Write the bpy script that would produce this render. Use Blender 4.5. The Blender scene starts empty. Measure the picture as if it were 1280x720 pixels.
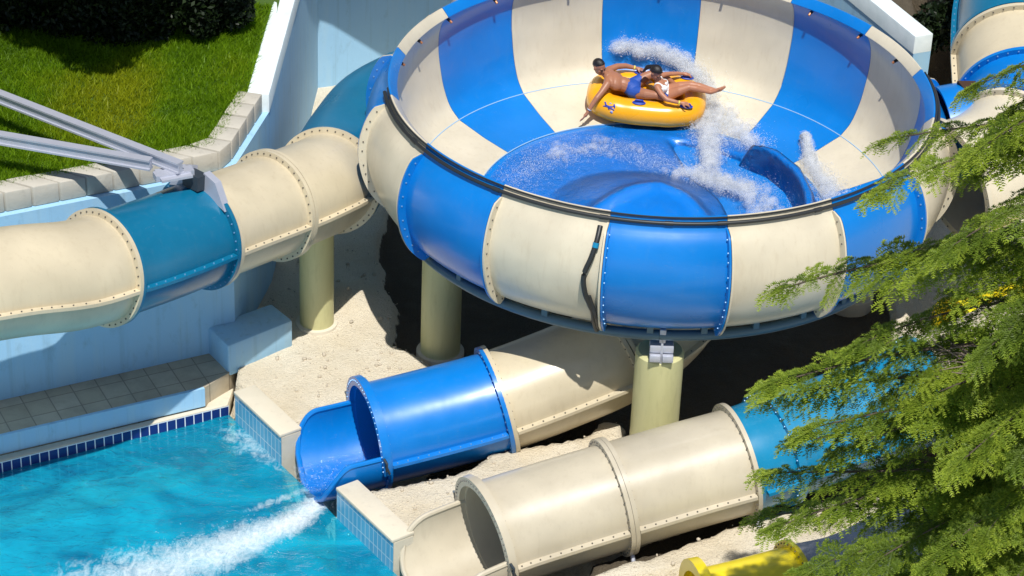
import bpy, bmesh, math, random
import numpy as np
from mathutils import Vector, Matrix, Euler
random.seed(7); RNG = np.random.default_rng(7)
S = 0.8                      # design units -> metres
PI = math.pi
scene = bpy.context.scene
COL = scene.collection

# ------------------------------------------------------------------ helpers
def tag(o, label=None, cat=None, group=None, kind=None):
    if label: o['label'] = label
    if cat: o['category'] = cat
    if group: o['group'] = group
    if kind: o['kind'] = kind
    return o

def thing(name, label, cat, loc=(0, 0, 0), group=None):
    o = bpy.data.objects.new(name, None); COL.objects.link(o)
    o.location = Vector(loc) * S; o.empty_display_size = 0.2
    return tag(o, label, cat, group)

class MB:
    """collects verts / faces (design units), then links ONE mesh object"""
    def __init__(self):
        self.v = []; self.f = []; self.m = []; self.uv = {}
    def add(self, verts, faces, mi=0):
        b = len(self.v); self.v.extend([tuple(p) for p in verts])
        for f in faces:
            self.f.append(tuple(i + b for i in f)); self.m.append(mi)
    def quad(self, a, b, c, d, mi=0, uv=None):
        k = len(self.v); self.v.extend([tuple(a), tuple(b), tuple(c), tuple(d)])
        if uv: self.uv[len(self.f)] = uv
        self.f.append((k, k+1, k+2, k+3)); self.m.append(mi)
    def prism(self, poly, z0, z1, mi=0):
        n = len(poly)
        v = [(p[0], p[1], z0 if not callable(z0) else z0(p)) for p in poly] + [(p[0], p[1], z1 if not callable(z1) else z1(p)) for p in poly]
        f = [tuple(range(n))[::-1], tuple(range(n, 2*n))] + [(i, (i+1) % n, n+(i+1) % n, n+i) for i in range(n)]
        self.add(v, f, mi)
    def box(self, c, e, R=None, mi=0):
        c = Vector(c); v = []
        for sx, sy, sz in ((-1,-1,-1),(1,-1,-1),(1,1,-1),(-1,1,-1),(-1,-1,1),(1,-1,1),(1,1,1),(-1,1,1)):
            d = Vector((sx*e[0]/2, sy*e[1]/2, sz*e[2]/2))
            if R is not None: d = R @ d
            v.append(c + d)
        self.add(v, [(0,3,2,1),(4,5,6,7),(0,1,5,4),(1,2,6,5),(2,3,7,6),(3,0,4,7)], mi)
    def rod(self, pts, r, n=10, mi=0, cap=True, up=Vector((0,0,1))):
        pts = [Vector(p) for p in pts]; rings = []
        rr = r if isinstance(r, (list, tuple)) else [r]*len(pts)
        for i, p in enumerate(pts):
            t = (pts[min(i+1, len(pts)-1)] - pts[max(i-1, 0)]).normalized()
            u = up if abs(t.dot(up)) < .97 else Vector((1,0,0))
            a = t.cross(u).normalized(); b = a.cross(t)
            rings.append([p + (a*math.cos(2*PI*k/n) + b*math.sin(2*PI*k/n))*rr[i] for k in range(n)])
        v = [q for g in rings for q in g]; f = []
        for i in range(len(pts)-1):
            for k in range(n):
                f.append((i*n+k, i*n+(k+1) % n, (i+1)*n+(k+1) % n, (i+1)*n+k))
        if cap:
            f.append(tuple(range(n))[::-1]); f.append(tuple((len(pts)-1)*n+k for k in range(n)))
        self.add(v, f, mi)
    def build(self, name, mats, parent=None, smooth=True, bevel=0, label=None):
        me = bpy.data.meshes.new(name)
        org = Vector((0,0,0))
        if parent is not None:
            p = parent
            while p is not None: org += p.location; p = p.parent
        me.from_pydata([(x*S-org.x, y*S-org.y, z*S-org.z) for x, y, z in self.v], [], self.f)
        if self.uv:
            ul = me.uv_layers.new(name='UVMap')
            for fi, uv in self.uv.items():
                for li, c in zip(me.polygons[fi].loop_indices, uv): ul.data[li].uv = c
        mats = mats if isinstance(mats, (list, tuple)) else [mats]
        for m in mats: me.materials.append(m)
        me.polygons.foreach_set('material_index', self.m)
        bm = bmesh.new(); bm.from_mesh(me)
        bmesh.ops.remove_doubles(bm, verts=bm.verts, dist=1e-5)
        bmesh.ops.recalc_face_normals(bm, faces=bm.faces)
        if bevel:
            es = [e for e in bm.edges if len(e.link_faces) == 2 and e.calc_face_angle(0) > .6]
            bmesh.ops.bevel(bm, geom=es, offset=bevel*S, segments=2, affect='EDGES', profile=.5)
        bm.to_mesh(me); bm.free()
        if smooth:
            me.polygons.foreach_set('use_smooth', [True]*len(me.polygons))
            me.set_sharp_from_angle(angle=math.radians(38))
        o = bpy.data.objects.new(name, me); COL.objects.link(o)
        if parent is not None: o.parent = parent
        if label: o['label'] = label
        return o

def np_mesh(name, V, F, mat, parent=None, smooth=False, attrs=None):
    """fast mesh from numpy arrays (design units); F is (n,3) or (n,4)"""
    V = np.asarray(V, dtype=np.float32)*S; F = np.asarray(F, dtype=np.int32)
    org = Vector((0,0,0)); p = parent
    while p is not None: org += p.location; p = p.parent
    V = V - np.array(org, dtype=np.float32)
    me = bpy.data.meshes.new(name); k = F.shape[1]
    me.vertices.add(len(V)); me.vertices.foreach_set('co', V.ravel())
    me.loops.add(F.size); me.loops.foreach_set('vertex_index', F.ravel())
    me.polygons.add(len(F)); me.polygons.foreach_set('loop_start', np.arange(0, F.size, k, dtype=np.int32))
    me.polygons.foreach_set('loop_total', np.full(len(F), k, dtype=np.int32))
    if smooth: me.polygons.foreach_set('use_smooth', np.ones(len(F), dtype=bool))
    me.update(calc_edges=True); me.validate()
    for an, av in (attrs or {}).items():
        a = me.attributes.new(an, 'FLOAT', 'POINT'); a.data.foreach_set('value', np.asarray(av, dtype=np.float32))
    me.materials.append(mat)
    o = bpy.data.objects.new(name, me); COL.objects.link(o)
    if parent is not None: o.parent = parent
    return o

_lat = np.random.default_rng(3).random((256, 256))
def vnoise(x, y):
    xi = np.floor(x).astype(int); yi = np.floor(y).astype(int); fx = x-xi; fy = y-yi
    fx = fx*fx*(3-2*fx); fy = fy*fy*(3-2*fy)
    g = lambda a, b: _lat[a % 256, b % 256]
    return (g(xi,yi)*(1-fx)+g(xi+1,yi)*fx)*(1-fy)+(g(xi,yi+1)*(1-fx)+g(xi+1,yi+1)*fx)*fy
def fbm(x, y, o=4):
    s = 0; a = .5
    for k in range(o): s = s+a*vnoise(x*2**k+17*k, y*2**k+31*k); a *= .5
    return s
def in_poly(X, Y, poly):
    r = np.zeros(X.shape, bool); n = len(poly)
    for i in range(n):
        x1, y1 = poly[i]; x2, y2 = poly[(i+1) % n]
        c = ((y1 > Y) != (y2 > Y)) & (X < (x2-x1)*(Y-y1)/((y2-y1) if y2 != y1 else 1e-9)+x1)
        r ^= c
    return r
def dist_poly(X, Y, pts, closed=True):
    d = np.full(X.shape, 1e9); n = len(pts)
    for i in range(n if closed else n-1):
        ax, ay = pts[i]; bx, by = pts[(i+1) % n]; dx, dy = bx-ax, by-ay
        t = np.clip(((X-ax)*dx+(Y-ay)*dy)/(dx*dx+dy*dy+1e-12), 0, 1)
        d = np.minimum(d, np.hypot(X-ax-t*dx, Y-ay-t*dy))
    return d
def sstep(a, b, x):
    t = np.clip((x-a)/(b-a), 0, 1); return t*t*(3-2*t)

# ------------------------------------------------------------------ materials
class NT:
    def __init__(self, name):
        self.m = bpy.data.materials.new(name); self.m.use_nodes = True
        self.t = self.m.node_tree; self.n = self.t.nodes; self.n.clear()
        self.out = self.n.new('ShaderNodeOutputMaterial')
    def N(self, kind, ins=None, **kw):
        n = self.n.new('ShaderNode'+kind)
        for k, v in kw.items(): setattr(n, k, v)
        for k, v in (ins or {}).items(): self.L(v, n.inputs[k])
        return n
    def L(self, v, s):
        if isinstance(v, bpy.types.NodeSocket): self.t.links.new(v, s)
        elif hasattr(v, 'outputs'): self.t.links.new(v.outputs[0], s)
        else:
            if s.type == 'RGBA' and len(v) == 3: v = (*v, 1)
            s.default_value = v
    def pos(self, scale=(1,1,1), rot=(0,0,0)):
        g = self.N('NewGeometry')
        return self.N('Mapping', {0: g.outputs['Position'], 'Scale': scale, 'Rotation': rot}).outputs[0]
    def noise(self, vec, scale, detail=4, rough=.55, dist=0):
        return self.N('TexNoise', {'Vector': vec, 'Scale': float(scale), 'Detail': float(detail), 'Roughness': rough, 'Distortion': float(dist)}).outputs[0]
    def ramp(self, fac, stops):
        r = self.N('ValToRGB', {0: fac}); e = r.color_ramp.elements
        while len(e) < len(stops): e.new(.5)
        for q, (p, c) in zip(e, stops):
            q.position = p; q.color = (*c, 1) if len(c) == 3 else c
        return r.outputs[0]
    def mix(self, f, a, b, blend='MIX'):
        n = self.N('Mix', data_type='RGBA', blend_type=blend)
        self.L(f, n.inputs[0]); self.L(a, n.inputs[6]); self.L(b, n.inputs[7]); return n.outputs[2]
    def math(self, op, a, b=0.0, clamp=False):
        n = self.N('Math', operation=op, use_clamp=clamp); self.L(a, n.inputs[0]); self.L(b, n.inputs[1]); return n.outputs[0]
    def bump(self, h, strength=.3, dist=.01, normal=None):
        n = self.N('Bump', {'Height': h, 'Strength': strength, 'Distance': dist})
        if normal is not None: self.L(normal, n.inputs['Normal'])
        return n.outputs[0]
    def bsdf(self, **ins):
        p = self.N('BsdfPrincipled')
        for k, v in ins.items(): self.L(v, p.inputs[k.replace('_', ' ')])
        self.t.links.new(p.outputs[0], self.out.inputs[0]); return p
    def surf(self, s): self.L(s, self.out.inputs[0]); return self.m

def sc(c, k): return tuple(min(1, x*k) for x in c)

def plastic(name, col, rough=.3, coat=.25, dirt=(.25,.22,.17), dirt_amt=.16, fade=.12):
    t = NT(name)
    big = t.noise(t.pos((1,1,1)), 1.1, 3)
    c = t.mix(t.ramp(big, [(.35,(0,0,0)),(.7,(1,1,1))]), sc(col, 1-fade), sc(col, 1+fade*.6))
    st = t.noise(t.pos((9,9,.9)), 1.6, 5, .65)                   # run-off streaks
    c = t.mix(t.math('MULTIPLY', t.ramp(st, [(.52,(0,0,0)),(.8,(1,1,1))]), dirt_amt), c, dirt)
    sp = t.noise(t.pos(), 38, 2, .5)
    c = t.mix(t.math('MULTIPLY', t.ramp(sp, [(.68,(0,0,0)),(.76,(1,1,1))]), dirt_amt*.9), c, dirt)
    scr = t.noise(t.pos((2,2,14), (.4,.3,.9)), 3.2, 1, .4)
    c = t.mix(t.math('MULTIPLY', t.ramp(scr, [(.735,(0,0,0)),(.75,(1,1,1)),(.765,(0,0,0))]), .05), c, (.85,.87,.88))
    rg = t.math('ADD', t.math('MULTIPLY', big, .22), rough-.09)
    b = t.bump(t.noise(t.pos(), 2.3, 2), .16, .03)
    b = t.bump(t.noise(t.pos(), 60, 2), .03, .004, b)
    t.bsdf(Base_Color=c, Roughness=rg, Normal=b, Coat_Weight=coat, Coat_Roughness=.16)
    return t.m

def simple(name, col, rough=.5, metal=0., var=.12, scale=6, bump=.1, bd=.004):
    t = NT(name); n = t.noise(t.pos(), scale, 5, .6)
    c = t.mix(n, sc(col, 1-var), sc(col, 1+var))
    t.bsdf(Base_Color=c, Roughness=rough, Metallic=metal, Normal=t.bump(t.noise(t.pos(), scale*9, 3), bump, bd))
    return t.m

M = {}
M['blue'] = plastic('blue_fibreglass', (.001,.185,.60), .29, fade=.08, dirt=(.1,.25,.5), dirt_amt=.12)
M['beige'] = plastic('beige_fibreglass', (.65,.585,.45), .33, dirt=(.40,.31,.19), dirt_amt=.26)
M['beige_tube'] = plastic('cream_tube_fibreglass', (.61,.53,.375), .36, dirt=(.33,.25,.14), dirt_amt=.22)
M['beige_c'] = plastic('greyish_cream_fibreglass', (.545,.485,.37), .36, dirt=(.3,.25,.17), dirt_amt=.2)
M['teal'] = plastic('teal_fibreglass', (.003,.145,.275), .3, dirt=(.2,.32,.36), dirt_amt=.07)
M['cyan'] = plastic('bright_teal_fibreglass', (.004,.22,.42), .28, dirt=(.2,.4,.5), dirt_amt=.14)
M['yellow'] = plastic('yellow_fibreglass', (.82,.66,.012), .3, dirt=(.4,.3,.05), dirt_amt=.1)
M['raft'] = plastic('yellow_vinyl', (.86,.39,.006), .26, coat=.35, dirt_amt=.04, fade=.05)
M['handle'] = simple('blue_handle_rubber', (.015,.05,.36), .4)
M['bolt'] = simple('weathered_bolt', (.10,.09,.08), .5, .3)
M['boltblue'] = simple('pale_blue_bolt', (.16,.33,.55), .4, .2)
M['steel'] = simple('galvanised_steel', (.50,.52,.60), .42, .35, .1, 9, .06)
M['steel_dark'] = simple('dark_steel', (.055,.07,.085), .45, .4)
M['pipe'] = simple('black_rubber_pipe', (.022,.024,.026), .45)
M['ringpipe'] = simple('blue_grey_pipe', (.085,.15,.20), .42, .3)
M['copper'] = simple('copper_nozzle', (.42,.17,.08), .4, .5)
M['recess'] = simple('brown_dark_recess', (.045,.018,.006), .7)
M['skin_m'] = simple('brown_skin', (.36,.155,.085), .45, 0, .1, 12, .03)
M['skin_w'] = simple('brown_skin_lighter', (.42,.18,.10), .45, 0, .1, 12, .03)
M['hair'] = simple('black_hair', (.012,.009,.008), .45, 0, .3, 60, .5, .004)
M['trunks'] = simple('blue_swim_cloth', (.012,.07,.36), .6, 0, .1, 30)
M['bikini'] = simple('white_swim_cloth', (.82,.82,.82), .6, 0, .05, 30)
M['band'] = simple('yellow_band', (.75,.65,.12), .5)
M['eye'] = simple('eye_dark', (.02,.012,.01), .3)
M['lip'] = simple('lip_brown', (.26,.07,.06), .5)
M['bark'] = simple('grey_brown_bark', (.10,.075,.055), .9, 0, .4, 14, .6, .02)
M['deadtwig'] = simple('dead_twig_bark', (.24,.18,.15), .9, 0, .3, 20)

def column_mat():
    t = NT('yellow_cream_pole_paint')
    n = t.noise(t.pos((3,3,.5)), 2, 4)
    c = t.mix(n, (.52,.50,.24), (.66,.63,.34))
    sp = t.noise(t.pos((8,8,1.5)), 2.2, 5)
    c = t.mix(t.math('MULTIPLY', t.ramp(sp, [(.55,(0,0,0)),(.8,(1,1,1))]), .35), c, (.33,.32,.16))
    t.bsdf(Base_Color=c, Roughness=.5, Normal=t.bump(t.noise(t.pos(), 50, 2), .12, .004)); return t.m
M['pole'] = column_mat()

def wall_paint():
    t = NT('pale_blue_masonry_paint')
    n = t.noise(t.pos(), .8, 4)
    c = t.mix(n, (.29,.53,.76), (.35,.59,.79))
    st = t.noise(t.pos((3,3,.35)), 1.4, 5, .6)
    c = t.mix(t.math('MULTIPLY', t.ramp(st, [(.48,(0,0,0)),(.75,(1,1,1))]), .5), c, (.42,.60,.70))
    dp = t.noise(t.pos((7,7,.25)), 1.3, 4, .6)
    c = t.mix(t.math('MULTIPLY', t.ramp(dp, [(.56,(0,0,0)),(.72,(1,1,1))]), .30), c, (.19,.31,.38))
    gr = t.noise(t.pos((1,1,.6)), 5, 6, .7)
    c = t.mix(t.math('MULTIPLY', t.ramp(gr, [(.56,(0,0,0)),(.76,(1,1,1))]), .45), c, (.20,.33,.42))
    b = t.bump(t.noise(t.pos(), 45, 4), .25, .006)
    t.bsdf(Base_Color=c, Roughness=.75, Normal=t.bump(t.noise(t.pos(), 3, 3), .25, .02, b)); return t.m
M['wall'] = wall_paint()
def white_paint():
    t = NT('white_coping_paint')
    n = t.noise(t.pos(), 3, 6, .65)
    c = t.mix(t.ramp(n, [(.4,(0,0,0)),(.75,(1,1,1))]), (.74,.82,.84), (.60,.70,.72))
    t.bsdf(Base_Color=c, Roughness=.7, Normal=t.bump(t.noise(t.pos(), 40, 4), .25, .006)); return t.m
M['white'] = white_paint()
def stone(name, a, b, dk, scale=3):
    t = NT(name)
    n = t.noise(t.pos(), scale, 6, .65); c = t.mix(n, a, b)
    s = t.noise(t.pos(), scale*3, 5, .7)
    c = t.mix(t.math('MULTIPLY', t.ramp(s, [(.55,(0,0,0)),(.75,(1,1,1))]), .5), c, dk)
    bb = t.bump(t.noise(t.pos(), scale*14, 5), .35, .008)
    t.bsdf(Base_Color=c, Roughness=.8, Normal=t.bump(t.noise(t.pos(), scale*2, 4), .3, .03, bb)); return t.m
M['cap'] = stone('pale_capstone', (.44,.41,.35), (.54,.51,.44), (.30,.28,.24))
M['coping'] = stone('cream_pool_coping', (.60,.54,.42), (.70,.64,.52), (.45,.40,.32), 2)
M['slab'] = stone('grey_concrete', (.30,.30,.33), (.38,.38,.41), (.2,.2,.22))

def tiles(name, a, b, grout, bw, bh, mortar, rot=0, uv=True, rough=.2, off=0., dirt=0.):
    t = NT(name)
    if uv: vec = t.N('TexCoord').outputs['UV']
    else: vec = t.pos((1,1,1), (0,0,rot))
    br = t.N('TexBrick', {'Vector': vec, 'Color1': a, 'Color2': b, 'Mortar': grout, 'Scale': 1., 'Mortar Size': mortar, 'Brick Width': bw, 'Row Height': bh, 'Bias': 0., 'Mortar Smooth': .1})
    br.offset = off
    c = br.outputs[0]
    if dirt:
        n = t.noise(t.pos(), 2.2, 6, .7); c = t.mix(t.math('MULTIPLY', t.ramp(n, [(.4,(0,0,0)),(.72,(1,1,1))]), dirt), c, sc(grout, .6))
    bp = t.bump(br.outputs[1], -.4, .004)
    t.bsdf(Base_Color=c, Roughness=rough, Normal=t.bump(t.noise(t.pos(), 30, 3), .06, .004, bp)); return t.m
M['deck'] = tiles('beige_deck_tiles', (.42,.355,.25), (.49,.42,.31), (.25,.21,.155), .34, .34, .008, rot=-math.atan2(1.63,3.14), uv=False, rough=.6, dirt=.4)
M['pooltile'] = tiles('aqua_wall_tiles', (.10,.38,.58), (.14,.44,.64), (.50,.66,.72), .095, .22, .007, dirt=.15)
M['darktile'] = tiles('navy_waterline_tiles', (.008,.02,.14), (.012,.03,.18), (.75,.78,.82), .125, .25, .007)
M['basin'] = simple('aqua_basin_paint', (.05,.55,.74), .6, 0, .12, 1.2)

def ground_mat():
    t = NT('gravel_and_soil_shade')
    at = t.N('Attribute', attribute_name='soil_shade').outputs['Fac']
    n1 = t.noise(t.pos(), 3.0, 6, .65); n2 = t.noise(t.pos(), 70, 4, .7); n3 = t.noise(t.pos(), 1., 3)
    vo = t.N('TexVoronoi', {'Vector': t.pos(), 'Scale': 42.}); vd = vo.outputs['Distance']
    g = t.mix(n1, (.58,.49,.34), (.80,.71,.55))
    g = t.mix(t.ramp(n3, [(.35,(0,0,0)),(.65,(1,1,1))]), g, t.mix(n2, (.64,.56,.42), (.86,.80,.67)))
    g = t.mix(t.math('MULTIPLY', t.ramp(n2, [(.3,(1,1,1)),(.5,(0,0,0))]), .40), g, (.34,.27,.17))
    so = t.mix(n2, (.032,.026,.018), (.16,.125,.08))  # near-black brown that paints the shade into the ground
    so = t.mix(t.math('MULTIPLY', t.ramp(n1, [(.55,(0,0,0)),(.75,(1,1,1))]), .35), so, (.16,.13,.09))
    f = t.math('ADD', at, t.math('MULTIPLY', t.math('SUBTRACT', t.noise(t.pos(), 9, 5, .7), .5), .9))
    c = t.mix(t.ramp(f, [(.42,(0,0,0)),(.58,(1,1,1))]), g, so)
    h = t.math('ADD', t.math('MULTIPLY', n2, 1.0), t.math('MULTIPLY', vd, .8))
    b = t.bump(h, .6, .03); b = t.bump(t.noise(t.pos(), 24, 4, .7), .4, .04, b); b = t.bump(n1, .4, .06, b)
    t.bsdf(Base_Color=c, Roughness=.95, Normal=b); return t.m
M['ground'] = ground_mat()

def leaf_mat(name, dark, light, tip, trans=.35):
    t = NT(name)
    a = t.N('Attribute', attribute_name='tone').outputs['Fac']
    c = t.ramp(a, [(0, dark), (.55, light), (1, tip)])
    n = t.noise(t.pos(), 2.5, 3); c = t.mix(.25, c, t.mix(n, dark, tip))
    p = t.N('BsdfPrincipled', {'Base Color': c, 'Roughness': .5, 'Specular IOR Level': .3})
    tr = t.N('BsdfTranslucent', {0: c})
    return t.surf(t.N('MixShader', {0: trans, 1: p, 2: tr}))
M['grass'] = leaf_mat('grass_blades', (.07,.19,.008), (.22,.42,.010), (.44,.48,.015), .5)
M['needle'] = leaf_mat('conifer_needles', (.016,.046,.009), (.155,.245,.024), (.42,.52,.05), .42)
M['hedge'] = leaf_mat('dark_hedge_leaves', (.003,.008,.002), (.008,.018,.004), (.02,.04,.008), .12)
def lawn():
    t = NT('lawn_soil'); n = t.noise(t.pos(), 2, 5)
    t.bsdf(Base_Color=t.mix(n, (.035,.085,.01), (.08,.14,.015)), Roughness=.95, Normal=t.bump(t.noise(t.pos(), 40, 4), .6, .03)); return t.m
M['lawn'] = lawn()

def pool_water():
    t = NT('turquoise_pool_water')
    at = t.N('Attribute', attribute_name='foam').outputs['Fac']
    n = t.noise(t.pos((1,1.8,1), (0,0,-.5)), .75, 5, .62, .8)
    c = t.mix(t.ramp(n, [(.34,(0,0,0)),(.66,(1,1,1))]), (.001,.15,.29), (.007,.46,.66))
    d = t.N('BsdfDiffuse', {0: c})
    tr = t.N('BsdfTransparent', {0: (.25,.78,.88, 1)})
    body = t.N('MixShader', {0: .62, 1: tr, 2: d})
    w1 = t.noise(t.pos((1,1.7,1), (0,0,.45)), 3.0, 5, .6, 1.2); w2 = t.noise(t.pos((1,1.4,1), (0,0,.45)), 11, 4, .6, .8)
    b = t.bump(w1, .8, .10); b = t.bump(w2, .6, .025, b)
    gl = t.N('BsdfGlossy', {'Color': (1,1,1,1), 'Roughness': .03, 'Normal': b})
    fr = t.N('Fresnel', {'IOR': 1.33, 'Normal': b})
    w = t.N('MixShader', {0: fr, 1: body, 2: gl})
    # foam: streaky white froth
    f1 = t.noise(t.pos((1.5,.8,1), (0,0,-.55)), 4.5, 8, .72, 1.2); f2 = t.noise(t.pos(), 26, 5, .7)
    f = t.math('ADD', t.math('MULTIPLY', at, 1.15), t.math('ADD', t.math('MULTIPLY', t.math('SUBTRACT', f1, .5), 1.15), t.math('MULTIPLY', t.math('SUBTRACT', f2, .5), .5)))
    f = t.math('MULTIPLY', t.ramp(f, [(.30,(0,0,0)),(1.05,(1,1,1))]), t.ramp(at, [(.02,(0,0,0)),(.3,(1,1,1))]))
    fo = t.N('BsdfDiffuse', {0: (.80,.86,.88,1), 'Normal': t.bump(f2, .6, .02)})
    return t.surf(t.N('MixShader', {0: t.math('MULTIPLY', f, .85), 1: w, 2: fo}))
M['water'] = pool_water()
def film_water():
    """thin clear film running over the fibreglass, white where it froths"""
    t = NT('thin_running_water')
    at = t.N('Attribute', attribute_name='foam').outputs['Fac']
    w = t.noise(t.pos(), 7, 5, .65, .8); w2 = t.noise(t.pos(), 34, 4, .65)
    b = t.bump(w, .6, .05); b = t.bump(w2, .7, .014, b)
    tr = t.N('BsdfTransparent', {0: (.93,.97,1,1)})
    gl = t.N('BsdfGlossy', {'Roughness': .07, 'Normal': b})
    clear = t.N('MixShader', {0: t.N('Fresnel', {'IOR': 1.33, 'Normal': b}), 1: tr, 2: gl})
    w3 = t.noise(t.pos(), 90, 3, .7)
    f = t.math('ADD', at, t.math('ADD', t.math('MULTIPLY', t.math('SUBTRACT', t.math('ADD', t.math('MULTIPLY', w2, .5), t.math('MULTIPLY', w3, .5)), .5), 2.2), t.math('MULTIPLY', t.math('SUBTRACT', w, .5), 1.0)))
    f = t.math('MULTIPLY', t.ramp(f, [(.42,(0,0,0)),(.95,(1,1,1))]), t.ramp(at, [(.02,(0,0,0)),(.25,(1,1,1))]))
    fo = t.N('BsdfDiffuse', {0: (.84,.88,.92,1), 'Normal': b})
    return t.surf(t.N('MixShader', {0: t.math('MULTIPLY', f, .8), 1: clear, 2: fo}))
M['film'] = film_water()
def spray_mat():
    t = NT('white_spray_droplets')
    d = t.N('BsdfDiffuse', {0: (.92,.94,.97,1)}); tr = t.N('BsdfTranslucent', {0: (.92,.94,.97,1)}); g = t.N('BsdfTransparent')
    a = t.N('MixShader', {0: .5, 1: d, 2: tr})
    return t.surf(t.N('MixShader', {0: .25, 1: a, 2: g}))
M['spray'] = spray_mat()

# ------------------------------------------------------------------ camera, light, sky
f_px = 3200.; pitch, roll = .545, .042
C0 = Vector((-2.318, -38.016, 23.584))
cp, sp_ = math.cos(pitch), math.sin(pitch)
fwd = Vector((0, cp, -sp_)); rt = Vector((1,0,0)); up = Vector((0, sp_, cp))
r2 = rt*math.cos(roll)+up*math.sin(roll); u2 = -rt*math.sin(roll)+up*math.cos(roll)
cam = bpy.data.cameras.new('camera'); co = bpy.data.objects.new('camera', cam); COL.objects.link(co)
mw = Matrix.Identity(4)
for i in range(3): mw[i][0] = r2[i]; mw[i][1] = u2[i]; mw[i][2] = -fwd[i]; mw[i][3] = C0[i]*S
co.matrix_world = mw
cam.sensor_width = 36; cam.lens = 36*f_px/1280; cam.clip_start = .5; cam.clip_end = 3000
scene.camera = co

SUN = Vector((.07, -.49, 1.0)).normalized()          # towards the sun
elev = math.asin(SUN.z); azim = math.atan2(SUN.x, SUN.y)
w = bpy.data.worlds.new('World'); scene.world = w; w.use_nodes = True
nt = w.node_tree; nt.nodes.clear()
sky = nt.nodes.new('ShaderNodeTexSky'); sky.sky_type = 'NISHITA'; sky.sun_disc = False
sky.sun_elevation = elev; sky.sun_rotation = azim; sky.air_density = 1.0; sky.dust_density = .6
bg = nt.nodes.new('ShaderNodeBackground'); bg.inputs[1].default_value = .082
wo = nt.nodes.new('ShaderNodeOutputWorld')
nt.links.new(sky.outputs[0], bg.inputs[0]); nt.links.new(bg.outputs[0], wo.inputs[0])
sl = bpy.data.lights.new('sun', 'SUN'); sl.energy = 4.85; sl.angle = math.radians(.5); sl.color = (1, .965, .90)
so = bpy.data.objects.new('sun', sl); COL.objects.link(so)
so.rotation_euler = (-SUN).to_track_quat('-Z', 'Y').to_euler(); so.location = SUN*60
scene.view_settings.view_transform = 'Standard'; scene.view_settings.look = 'None'
scene.view_settings.exposure = 0; scene.view_settings.gamma = 1
scene.cycles.max_bounces = 8; scene.cycles.transparent_max_bounces = 64
scene.cycles.use_denoising = True

# ------------------------------------------------------------------ ground sheet (one heightfield, out to the horizon)
WALL = [(-30,-13.4),(-10.61,-3.33),(-6.97,-1.44),(-6.80,-.5),(-6.58,.7),(-6.50,4.5),(-6.42,8.4),(-3.2,9.9),(1.2,9.4),(3.7,6.5),(4.78,4.05)]   # face of the retaining wall
TH = .36
HILL = WALL + [(5.6,3.4),(9,3.2),(30,2),(420,0),(420,420),(-420,420),(-420,-60),(-30,-13.4)]
POOL_C = (-6.95,-2.66)
dl = Vector((-10.41+6.93, -4.62+2.71)).normalized(); dr = Vector((.593,-.805))
def pool_side(X, Y):
    """>0 inside the pool for both edges; returns min signed distance"""
    n1 = (-dl.y*-1, dl.x*-1)
    a = (X-POOL_C[0])*dl.y*1 + (Y-POOL_C[1])*(-dl.x)       # below the ledge line
    b = (X-POOL_C[0])*dr.y + (Y-POOL_C[1])*(-dr.x)
    return np.minimum(-a, b)
xs = np.concatenate([-15-np.geomspace(1, 400, 22)[::-1], np.arange(-15, 8.5, .085), 8.5+np.geomspace(.6, 400, 24)])
ys = np.concatenate([-14-np.geomspace(1, 400, 20)[::-1], np.arange(-14, 10.5, .085), 10.5+np.geomspace(.6, 400, 22)])
X, Y = np.meshgrid(xs, ys)
SOIL_SHADE = [(-4.79,1.69),(-4.27,.21),(-4.29,-1.02),(-3.54,-1.71),(-2.79,-1.98),(-3.73,-3.9),(-4.5,-4.6),(-4.45,-5.2),(-4.0,-5.2),(-3.47,-4.7),(-2.72,-4.13),(-1.57,-3.5),(-.84,-3.2),(-.41,-3.21),(-.35,-3.8),(2.55,-2.66),(4.4,-.6),(4.4,1.),(4.2,6),(-4.6,5.5)]  # outline of the shade under the bowl, painted in as dark ground
SOIL_SHADE2 = [(-3.0,-7.8),(-2.14,-7.05),(-1.42,-6.6),(.46,-5.5),(1.9,-4.5),(3.4,-3.8),(6,-2.6),(6,-3.8),(3.2,-5.0),(1.84,-5.5),(1.45,-5.76),(-.2,-6.85),(-.93,-7.3),(-1.53,-7.8)]  # strip of shade under the front tube, painted in the same way
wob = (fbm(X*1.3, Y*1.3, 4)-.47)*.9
ds = np.where(in_poly(X, Y, SOIL_SHADE), 1, -1)*dist_poly(X, Y, SOIL_SHADE); ds2 = np.where(in_poly(X, Y, SOIL_SHADE2), 1, -1)*dist_poly(X, Y, SOIL_SHADE2)
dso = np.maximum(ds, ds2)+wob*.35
soil_shade = sstep(-.08, .08, dso)
hd = np.where(in_poly(X, Y, HILL), 1, -1)*dist_poly(X, Y, HILL)
near = 1/(1+np.hypot(X+2, Y)/60.)
wid = np.where(X > 5.0, 2.2, .10)
hill = sstep(.09, .12+wid, hd)
hz = 3.48 + .05*sstep(0, 6, hd)*near
base = .05*near*(fbm(X*.8, Y*.8, 4)-.5)*2 + .05*(fbm(X*5, Y*5, 3)-.5)*near - soil_shade*.32*near
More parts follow.
